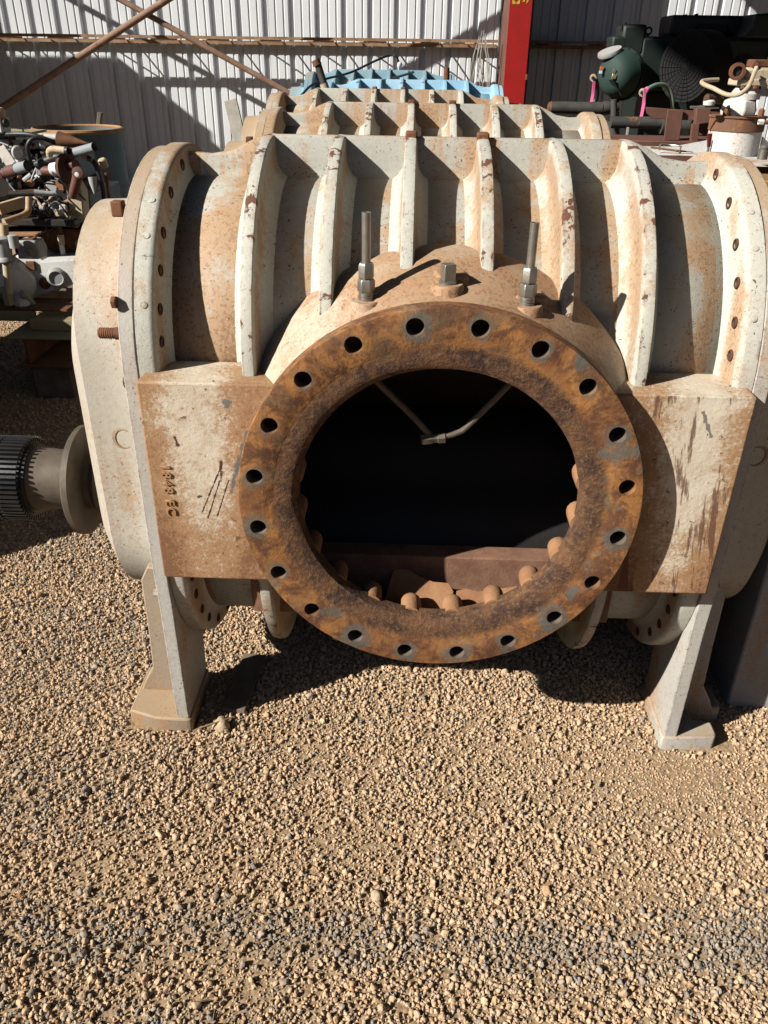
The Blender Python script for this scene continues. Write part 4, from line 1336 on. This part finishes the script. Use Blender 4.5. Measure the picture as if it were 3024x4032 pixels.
# ------------------------------------------------------------------ right: grey base, crate, pump, bracket, pipes, compressor
o = MB().prism([(.83, 0), (2.2, 0), (2.2, .60), (.83, .60)], lambda x, z: (x, .27, z), lambda x, z: (x, 1.15, z)).build('steel_cabinet', 'grey', bevel=.006)
tag(o, 'low grey steel cabinet behind the front blower\'s right leg', 'cabinet')
MT['whiterust'] = weathered('rust streaked white paint', (.66, .65, .62), (.55, .54, .51), stain=.95, chips=.55, speck=.3, dust=.3, seed=3.6, edge=False)
MT['bandrust'] = weathered('flaking cream over rust', (.15, .07, .04), (.19, .09, .05), stain=.2, chips=.75, speck=.3, dust=.2, seed=1.3, edge=False, chip_col=(.26, .22, .15))
WC = empty('timber_stack', (1.75, 1.95, 0))
for lvl in range(6):
    z0, z1 = lvl * .198, lvl * .198 + .195
    if lvl % 2 == 1:
        for y in (1.62, 2.38):
            MB().box((1.02 - 1.75, y - 1.95, z0), (2.5 - 1.75, y - 1.95 + .20, z1)).build('beam', 'timber', WC, bevel=.006)
    else:
        for x in (1.08, 2.2):
            MB().box((x - 1.75, -.42, z0), (x - 1.75 + .2, .72, z1)).build('beam', 'timber', WC, bevel=.006)
tag(WC, 'orange brown timber beams stacked under the white pump unit', 'timber stack')
p0 = Vector((1.293, 2.420, 1.255))
PB = Vector((1.307, 2.420, 1.193)).z
PU = empty('pump_unit', (p0.x, 2.42, 1.19))
PUI = Matrix.Translation((-p0.x, -2.42, -1.19))


def pu(mb, name, mat, **k):
    o = mb.build(name, mat, PU, **k)
    o.matrix_parent_inverse = PUI
    return o


px, py = p0.x, 2.42
Z_BAND, Z_TOP, Z_NECK, Z_HEAD0, Z_HEAD1, Z_REL = [Vector(v).z for v in ((1.286, 2.420, 1.288), (1.273, 2.420, 1.345), (1.266, 2.420, 1.408), (1.258, 2.420, 1.460), (1.244, 2.420, 1.523), (1.237, 2.420, 1.552))]
pu(MB().box((px - .52, 2.0, 1.189), (px + .6, 2.75, PB)), 'base_plate', 'whiterust', bevel=.003)
pu(MB().turn([(.108, PB), (.108, Z_BAND)], (px, py, 0), (0, 0, 1), 40), 'pedestal', 'whiterust')
pu(MB().turn([(.110, Z_BAND - .002), (.112, Z_BAND), (.112, Z_TOP - .008), (.118, Z_TOP - .006), (.118, Z_TOP), (.10, Z_TOP + .001)], (px, py, 0), (0, 0, 1), 40), 'pedestal_band', 'bandrust')
pu(MB().prism([(px + .105, PB), (px + .20, PB), (px + .105, Z_BAND - .02)], lambda x, z: (x, py - .045, z), lambda x, z: (x, py - .033, z)), 'gusset', 'white')
pu(MB().prism([(px - .42, PB), (px - .105, PB), (px - .105, PB + .06)], lambda x, z: (x, py - .045, z), lambda x, z: (x, py - .033, z)), 'gusset', 'white')
pu(MB().turn([(.072, Z_TOP), (.076, Z_TOP + .02), (.066, Z_NECK - .006), (.050, Z_NECK)], (px - .005, py, 0), (0, 0, 1), 8), 'pump_foot', 'whiterust', bevel=.004)
pu(MB().turn([(.058, Z_NECK - .002), (.060, Z_NECK + .02), (.046, Z_HEAD0 - .012), (.044, Z_HEAD0 + .002)], (px + .012, py, 0), (0, 0, 1), 20), 'pump_neck', 'whiterust')
pu(MB().box((px - .035, py - .055, Z_HEAD0), (px + .09, py + .055, Z_HEAD1), rz=.1), 'pump_head', 'pipecream', bevel=.012)
pu(MB().box((px - .048, py - .065, Z_HEAD0 - .004), (px + .10, py + .065, Z_HEAD0 + .022), rz=.1), 'pump_collar', 'pipecream', bevel=.005)
pc0 = Vector((1.227, 2.355, 1.508))
pu(MB().turn([(.032, 0), (.032, .016), (.020, .018), (.018, .002)], pc0, (-.1, -1, 0), 20), 'port', 'rust')
pu(MB().turn([(.0175, 0), (.001, .001)], pc0 + Vector((0, -.006, 0)), (-.1, -1, 0), 16), 'port_bore', 'hose')
pu(MB().box((px, py - .03, Z_HEAD1), (px + .07, py + .03, Z_REL), rz=.2), 'relief_block', 'rust', bevel=.006)
pu(MB().cyl((px + .005, py - .02, Z_HEAD1 + .005), (px + .005, py - .06, Z_HEAD1 + .008), .012), 'relief_cap', 'rust')
for dx in (-.03, .02, .075):
    pu(MB().turn([(.008, 0), (.008, .012)], (px + dx, py - .062, Z_HEAD0 - .002), (0, -.3, -1), 6), 'bolt', 'rust')
for dx in (-.075, .07):
    pu(MB().turn([(.013, Z_TOP), (.013, Z_TOP + .024), (.008, Z_TOP + .03)], (px + dx, py - .06, 0), (0, 0, 1), 8), 'anchor_bolt', 'rust')
pu(MB().tube(curve_pts([(1.297, 2.340, 1.523), (1.285, 2.320, 1.502), (1.266, 2.280, 1.477), (1.244, 2.250, 1.450), (1.211, 2.240, 1.428), (1.169, 2.260, 1.428), (1.129, 2.300, 1.447), (1.100, 2.340, 1.460), (1.096, 2.360, 1.470), (1.130, 2.380, 1.475), (1.172, 2.400, 1.477)], 6), .0085, 10), 'hydraulic_hose', 'pipecream')
pu(MB().tube([(1.190, 2.360, 1.401), (1.149, 2.340, 1.409), (1.115, 2.320, 1.409), (1.106, 2.320, 1.409)], [.014, .016, .019, .012], 14), 'motor', 'darkrust')
pu(MB().turn([(.022, 0), (.024, .014), (.018, .02)], (1.128, 2.320, 1.386), (0, 0, 1), 18), 'motor_flange', 'white')
pu(MB().tube([(1.061, 2.340, 1.377), (1.178, 2.340, 1.377)], .005, 8), 'tie_rod', 'steel')
pu(MB().tube([(1.318, 2.250, 1.329), (1.357, 2.250, 1.330)], .008, 12), 'outlet_pipe', 'rust')
pu(MB().turn([(.011, 0), (.011, .02)], (1.318, 2.250, 1.331), (1, 0, 0), 6), 'outlet_nut', 'white')
lv = pu(MB().tube([(1.090, 2.100, 1.225), (1.088, 2.100, 1.252)], .005, 8), 'lever', 'steel')
pu(MB().tube([(1.089, 2.100, 1.249), (1.083, 2.100, 1.295)], [.007, .010], 12), 'lever_grip', plain('dark red plastic grip', (.11, .012, .016), (.08, .01, .012), .4))
pu(MB().tube(curve_pts([(0.911, 2.150, 1.229), (0.914, 2.150, 1.250), (0.949, 2.150, 1.249), (0.983, 2.120, 1.247), (0.980, 2.100, 1.241), (0.972, 2.080, 1.225)], 5), .003, 8), 'wire_loop', 'steel')
pu(MB().tube([(0.917, 2.300, 1.226), (1.030, 2.100, 1.226)], .004, 8), 'wire', 'rust')
pu(MB().tube([(0.910, 2.120, 1.225), (1.069, 2.050, 1.227)], .003, 8), 'wire', 'steel')
pu(MB().turn([(.019, 0), (.019, .03), (.016, .032), (.016, .036), (.017, .038), (.017, .046), (.012, .05)], (1.268, 2.000, 1.216), (0, 0, 1), 20), 'steel_cap', 'steel')
pu(MB().box((px - .48, 2.02, PB + .001), (px - .12, 2.25, PB + .008)), 'drip_tray', 'prus')
tag(PU, 'rusty white pump unit with a loop of hose, right behind the blowers', 'pump')

BR = empty('steel_bracket', (1.75, 3.0, 0))
BRI = Matrix.Translation((-1.75, -3.0, 0))
def br(mb, name, **k):
    o = mb.build(name, 'brownsteel', BR, **k)
    o.matrix_parent_inverse = BRI
YB2 = 3.0
pp = [(1.045, 3.000, 1.345), (1.332, 3.000, 1.330), (1.341, 3.000, 1.288), (1.084, 3.000, 1.296), (1.054, 3.000, 1.319)]
br(MB().prism([(p[0], p[2]) for p in pp], lambda x, z: (x, YB2, z), lambda x, z: (x, YB2 + .012, z)), 'arm', bevel=.002)
br(MB().bar((1.185, 2.985, 1.337), (1.191, 2.985, 1.201), .075, .012, side=(0, 1, 0)), 'post', bevel=.002)
br(MB().bar((1.179, 3.030, 1.334), (1.187, 3.030, 1.197), .012, .09, side=(0, 1, 0)), 'post_web')
br(MB().bar((1.313, 2.990, 1.357), (1.324, 2.990, 1.277), .07, .05, side=(0, 1, 0)), 'clamp', bevel=.004)
br(MB().bar((1.374, 3.050, 1.328), (1.370, 3.050, 1.222), .16, .012, side=(0, 1, 0)), 'plate')
br(MB().bar((1.288, 2.970, 1.278), (1.298, 2.970, 1.164), .03, .03), 'jack_screw')
q0 = Vector((1.196, 3.000, 1.200))
br(MB().box((q0.x - .3, YB2 - .05, 0), (q0.x + .35, YB2 + .3, q0.z)), 'pedestal', bevel=.005)
tag(BR, 'brown steel bracket arm on a post left of the pump unit', 'bracket')

# pipes lying behind the blowers
pl = empty('pipe_rack', (1.4, 4.4, 0))
PLI = Matrix.Translation((-1.4, -4.4, 0))
MT['pipe'] = plain('dull black pipe', (.045, .043, .04), (.075, .07, .062), .6, 0, 8, .3, rust=.3)
def pr_(mb, name, mat='pipe', **k):
    o = mb.build(name, mat, pl, **k)
    o.matrix_parent_inverse = PLI
pr_(MB().tube([(1.144, 4.200, 1.204), (1.466, 4.200, 1.206)], .034, 24), 'pipe')
pr_(MB().tube([(1.467, 4.200, 1.198), (1.653, 4.200, 1.194)], .040, 24), 'pipe')
pr_(MB().turn([(.055, 0), (.055, .02)], (1.456, 4.200, 1.198), (1, 0, 0), 24), 'pipe_flange')
pr_(MB().tube([(0.865, 4.900, 1.250), (1.219, 4.900, 1.249)], [.038, .04], 20), 'pipe')
pr_(MB().turn([(.012, -.025), (.03, -.018), (.039, 0)], (0.865, 4.900, 1.250), (1, 0, 0), 20), 'pipe_end', 'rust')
pr_(MB().turn([(.04, 0), (.045, .03), (.036, .08), (.03, .12)], (1.219, 4.900, 1.249), (1, .2, .05), 18), 'reducer')
pr_(MB().tube([(1.273, 4.800, 1.309), (1.306, 4.800, 1.093)], .022, 16), 'riser')
pr_(MB().tube([(1.172, 4.300, 1.204), (1.188, 4.300, 1.102)], [.045, .05], 16), 'elbow')
pr_(MB().box((.95, 3.95, 0), (2.6, 4.5, .95)), 'support', 'black')
pr_(MB().turn([(.42, .95), (.43, 1.0), (.40, 1.01)], (1.95, 4.1, 0), (0, 0, 1), 36), 'drum_lid', 'olive')
pr_(MB().box((1.063, 3.400, 1.178), (1.074, 3.410, 1.229)), 'upright_strip', 'palewood')
tag(pl, 'black steel pipes and fittings lying behind the blowers, in the shade', 'pipes')

# the dark green compressor in the shade
CO = empty('compressor', (3.1, 7.2, 0))
COI = Matrix.Translation((-3.1, -7.2, 0))
def cp(mb, name, mat='dgreen', **k):
    o = mb.build(name, mat, CO, **k)
    o.matrix_parent_inverse = COI
    return o
MT['dgreen'] = plain('dark green enamel', (.008, .014, .012), (.012, .019, .016), .55, 0, 6, .1)
MT['dgreen2'] = plain('green end bell enamel', (.016, .038, .031), (.022, .048, .039), .7, 0, 8, .2)
MT['mesh'] = plain('black guard', (.004, .004, .004), (.008, .008, .008), .8, 0, 30, .2)
ctr = Vector((1.623, 6.600, 1.435))
bell = cp(MB().turn([(.02, 0), (.10, .008), (.145, .035), (.168, .08), (.180, .13), (.190, .19)], ctr + Vector((-.06, -.12, 0)), (.75, .66, .02), 32), 'end_bell', 'dgreen2')
cp(MB().turn([(.205, 0), (.205, .04)], ctr + Vector((.085, .03, .0)), (.75, .66, .02), 32), 'bell_flange', 'dgreen')
for i in range(14):
    a = 2 * PI * i / 14
    d_ax = Vector((.75, .66, .02)).normalized()
    e1 = d_ax.cross(Vector((0, 0, 1))).normalized()
    e2 = e1.cross(d_ax)
    c0 = ctr + Vector((.08, .025, 0)) + (e1 * math.cos(a) + e2 * math.sin(a)) * .193
    cp(MB().turn([(.011, 0), (.011, .022)], c0, -d_ax, 6), 'bolt', 'dgreen')
cp(MB().turn([(.10, 0), (.105, .015), (.10, .035)], ctr + Vector((-.05, -.02, .15)), (-.35, -.2, 1), 24), 'inlet_collar', 'grey')
cp(MB().bar(ctr + Vector((-.05, -.19, -.03)), ctr + Vector((.06, -.12, -.15)), .05, .015), 'bell_rib', 'dgreen2')
cp(MB().box((1.599, 6.700, 1.587), (1.730, 6.950, 1.726)), 'inlet_block', 'dgreen', bevel=.02)
cp(MB().box((1.677, 6.700, 1.579), (1.888, 7.000, 1.816)), 'inlet_valve', 'dgreen', bevel=.03)
for dx in (500, 530, 560, 620):
    cp(MB().tube([(1.705, 6.720, 1.768), (1.697, 6.720, 1.824)] if dx == 530 else [(Vector((1.673, 6.720, 1.768)) + Vector(((dx - 500) * .0011, 0, 0))), (Vector((1.666, 6.720, 1.814)) + Vector(((dx - 500) * .0011, 0, 0)))], .009, 8), 'valve_stud', 'mesh')
a0, a1 = Vector((1.853, 6.700, 1.308)), Vector((2.967, 6.700, 1.727))
cp(MB().box((a0.x, 6.7, a0.z), (a1.x, 7.6, a1.z)), 'frame_body', 'dgreen', bevel=.03)
rg = Vector((1.910, 6.750, 1.767))
cp(MB().tube([rg + Vector((math.cos(2 * PI * i / 20) * .026, 0, math.sin(2 * PI * i / 20) * .026)) for i in range(21)], .008, 8).cyl(rg - Vector((0, 0, .06)), rg - Vector((0, 0, .026)), .016, .010, 12), 'lifting_eye', 'mesh')
fc = Vector((2.170, 6.350, 1.501))
cp(MB().turn([(.265, 0), (.27, .02), (.27, .24), (.262, .26)], fc, (.78, .62, .03), 40), 'fan_shroud', 'mesh')
gw = MB()
fa = Vector((.78, .62, .03)).normalized()
f1 = fa.cross(Vector((0, 0, 1))).normalized()
f2 = f1.cross(fa)
for i in range(1, 9):
    rr = .0295 * i
    gw.tube([fc - fa * .008 + (f1 * math.cos(2 * PI * j / 32) + f2 * math.sin(2 * PI * j / 32)) * rr for j in range(33)], .0028, 5)
for i in range(24):
    a = 2 * PI * i / 24
    gw.tube([fc - fa * .008, fc - fa * .008 + (f1 * math.cos(a) + f2 * math.sin(a)) * .26], .0024, 5)
cp(gw, 'fan_guard', 'mesh')
cp(MB().box((2.128, 6.900, 1.730), (2.902, 7.300, 1.896)), 'top_box', 'dgreen', bevel=.03)
b0, b1 = Vector((2.365, 6.850, 1.737)), Vector((2.619, 6.850, 1.825))
cp(MB().box((b0.x, 6.83, b0.z), (b1.x, 6.90, b1.z)), 'duct_mouth', 'mesh', bevel=.02)
for x in (1005, 1090):
    cp(MB().tube([(2.301, 7.100, 1.872), (2.294, 7.100, 1.907)] if x == 1005 else [(2.401, 7.100, 1.873), (2.393, 7.100, 1.913)], .018, 12), 'oil_plug', 'dgreen')
cp(MB().prism([(p_[0], p_[2]) for p_ in ((2.665, 6.600, 1.721), (2.929, 6.600, 1.724), (2.884, 6.600, 1.906), (2.740, 6.600, 1.895), (2.730, 6.600, 1.804))], lambda x, z: (x, 6.6, z), lambda x, z: (x, 7.0, z)), 'side_housing', 'dgreen', bevel=.02)
cp(MB().turn([(.09, 0), (.09, .06)], (2.633, 6.400, 1.516), (.4, -1, 0), 28), 'motor_end', 'mesh')
cp(MB().box((a0.x + .1, 6.75, .0), (a1.x, 7.5, a0.z - .004)), 'skid_base', 'dgreen', bevel=.02)
cp(MB().tube([(1.772, 6.620, 1.319), (1.752, 6.620, 1.542)], .009, 10), 'oil_line', 'dgreen2')
cp(MB().tube([(1.800, 6.600, 1.320), (1.786, 6.600, 1.570)], .006, 10), 'oil_line', 'dgreen2')
cp(MB().tube([(1.704, 6.600, 1.090), (1.673, 6.600, 1.289)], .026, 16), 'drain_leg', 'mesh')
cp(MB().box((1.489, 6.500, 1.473), (1.516, 6.520, 1.496)), 'warning_sticker', plain('orange sticker', (.65, .16, .03), (.5, .12, .03), .5))
cp(MB().box((1.485, 6.500, 1.442), (1.507, 6.520, 1.465)), 'warning_sticker', 'white')
tag(CO, 'dark green screw compressor with a round fan shroud in the shade by the wall', 'compressor')

pk = empty('padlock', (1.596, 6.420, 1.426))
MT['brass'] = plain('brass', (.62, .50, .26), (.5, .4, .2), .3, .7, 20, .05)
MB().box((-.019, -.008, -.02), (.019, .008, .013), ry=.25).build('body', 'brass', pk, bevel=.003)
MB().tube([(-.012, 0, .012), (-.014, 0, .036), (-.006, 0, .050), (.006, 0, .048), (.012, 0, .032)], .004, 8).build('shackle', 'steel', pk)
tag(pk, 'brass padlock hanging on the green end of the compressor', 'padlock')

# hoses with pink ribbons
MT['ghose'] = plain('faded green hose', (.10, .22, .17), (.20, .20, .13), .6, 0, 6, .2)
MT['pink'] = plain('pink flagging tape', (.85, .12, .32), (.80, .20, .40), .6, 0, 9, .1)
h1 = empty('green_hose', (1.410, 4.600, 1.357))
hi = Matrix.Translation(-Vector((1.410, 4.600, 1.357)))
o = MB().tube(curve_pts([(1.410, 4.600, 1.358), (1.451, 4.620, 1.383), (1.515, 4.660, 1.405), (1.585, 4.700, 1.398), (1.634, 4.720, 1.351), (1.665, 4.740, 1.261), (1.681, 4.760, 1.206)], 7), .0135, 12).build('tube', 'ghose', h1)
o.matrix_parent_inverse = hi
o = MB().turn([(.022, 0), (.023, .008), (.023, .022), (.016, .028)], Vector((1.400, 4.560, 1.358)), (.3, 1, .25), 20).build('end_flange', 'pipecream', h1)
o.matrix_parent_inverse = hi
o = MB().turn([(.012, 0), (.001, .001)], Vector((1.397, 4.552, 1.359)), (.3, 1, .25), 16).build('bore', 'hose', h1)
o.matrix_parent_inverse = hi
tag(h1, 'faded green hose arching over with an open flanged end', 'hose')
h2 = empty('hose_stub', (1.268, 5.600, 1.422))
hi2 = Matrix.Translation(-Vector((1.268, 5.600, 1.422)))
o = MB().tube(curve_pts([(1.268, 5.600, 1.422), (1.326, 5.750, 1.384), (1.348, 5.800, 1.294), (1.329, 5.800, 1.223)], 6), .018, 12).build('tube', 'hose', h2)
o.matrix_parent_inverse = hi2
o = MB().turn([(.024, 0), (.026, .008), (.026, .022), (.018, .028)], Vector((1.259, 5.560, 1.423)), (.2, 1, .1), 20).build('end_flange', 'pipecream', h2)
o.matrix_parent_inverse = hi2
o = MB().turn([(.013, 0), (.001, .001)], Vector((1.257, 5.552, 1.423)), (.2, 1, .1), 16).build('bore', 'hose', h2)
o.matrix_parent_inverse = hi2
tag(h2, 'short black hose with an open flange under the compressor\'s green end', 'hose')


def ribbon(pts, wid, label):
    P = [Vector(p) for p in pts]
    mb = MB()
    rs = []
    for i, p in enumerate(P):
        a = .5 * math.sin(i * 1.7)
        d = Vector((math.cos(a), math.sin(a), 0)) * wid / 2
        nn = Vector((-math.sin(a), math.cos(a), 0)) * .002
        rs.append([p - d - nn, p + d - nn, p + d + nn, p - d + nn])
    mb.rings(rs)
    o = mb.build('pink_ribbon', 'pink', smooth=60)
    tag(o, label, 'ribbon', 'pink marker ribbons')


ribbon([(1.400, 4.500, 1.385), (1.402, 4.500, 1.335), (1.405, 4.500, 1.299), (1.404, 4.500, 1.253), (1.401, 4.500, 1.220)], .020, 'pink ribbon hanging from the green hose')
ribbon([(1.257, 5.500, 1.401), (1.259, 5.500, 1.355), (1.259, 5.500, 1.304), (1.253, 5.500, 1.223)], .022, 'pink ribbon hanging from the black hose stub by the compressor')
o = MB().turn([(.0155, 0), (.017, .008), (.0155, .016)], Vector((1.420, 4.560, 1.374)), (.8, .3, .5), 16).build('pink_ribbon', 'pink')
tag(o, 'pink ribbon wrapped round the neck of the green hose', 'ribbon', 'pink marker ribbons')

# ------------------------------------------------------------------ on and around the blue blowers
vp = empty('vent_pipe', (-0.700, 4.750, 1.358))
vi = Matrix.Translation(-Vector((-0.700, 4.750, 1.358)))
for mb, n, m in ((MB().tube([(-0.705, 4.750, 1.362), (-0.751, 4.750, 1.500)], .024, 16), 'pipe', 'pipe'),
                 (MB().tube([(-0.751, 4.750, 1.488), (-0.765, 4.750, 1.520)], [.032, .028], 16), 'cap', 'rust'),
                 (MB().tube([(-0.699, 4.750, 1.341), (-0.712, 4.750, 1.380)], .028, 16), 'foot_collar', 'pipecream')):
    o = mb.build(n, m, vp)
    o.matrix_parent_inverse = vi
tag(vp, 'leaning black vent pipe with a rusty cap by the bright blue blower', 'vent pipe')
o = MB().tube(curve_pts([(-0.865, 4.700, 1.305), (-0.806, 4.800, 1.364), (-0.715, 4.900, 1.403), (-0.549, 5.000, 1.444), (-0.391, 5.100, 1.512), (-0.291, 5.200, 1.550), (-0.234, 5.200, 1.546), (-0.207, 5.200, 1.496)], 8), .008, 8).build('black_cable', 'hose')
tag(o, 'black cable looping up over the blue blowers', 'cable')
o = MB().turn([(.008, -.022), (.016, -.012), (.018, .01), (.008, .022)], Vector((-0.207, 5.200, 1.493)), (.3, 0, 1), 12).build('cable_plug', 'white')
tag(o, 'white plug at the end of the black cable loop', 'plug')
o = MB().tube(curve_pts([(-0.252, 5.000, 1.412), (-0.180, 5.000, 1.431), (-0.099, 5.000, 1.454)], 6), .008, 8).build('black_cable', 'hose')
tag(o, 'short black cable lying on the bright blue blower\'s spine', 'cable')
o = MB().tube([(0.157, 5.900, 1.389), (0.155, 5.900, 1.476)], .024, 14).build('stub_pipe', 'rust')
tag(o, 'short rusty stub pipe standing behind the bright blue blower', 'stub pipe')
random.seed(4)
st = empty('dry_weed', (.62, 8.9, 1.70))
for i in range(16):
    x = random.uniform(-.12, .12)
    pts = [Vector((x * .3, 0, random.uniform(-.05, .12))), Vector((x * .7 + random.uniform(-.04, .04), random.uniform(-.03, .03), -.2)), Vector((x + random.uniform(-.05, .05), 0, -.35 - random.random() * .5))]
    MB().tube(curve_pts(pts, 4), .004, 5).build('stalk', 'palewood', st)
tag(st, 'dry weed stalks caught on the girt beside the red column', 'weed')
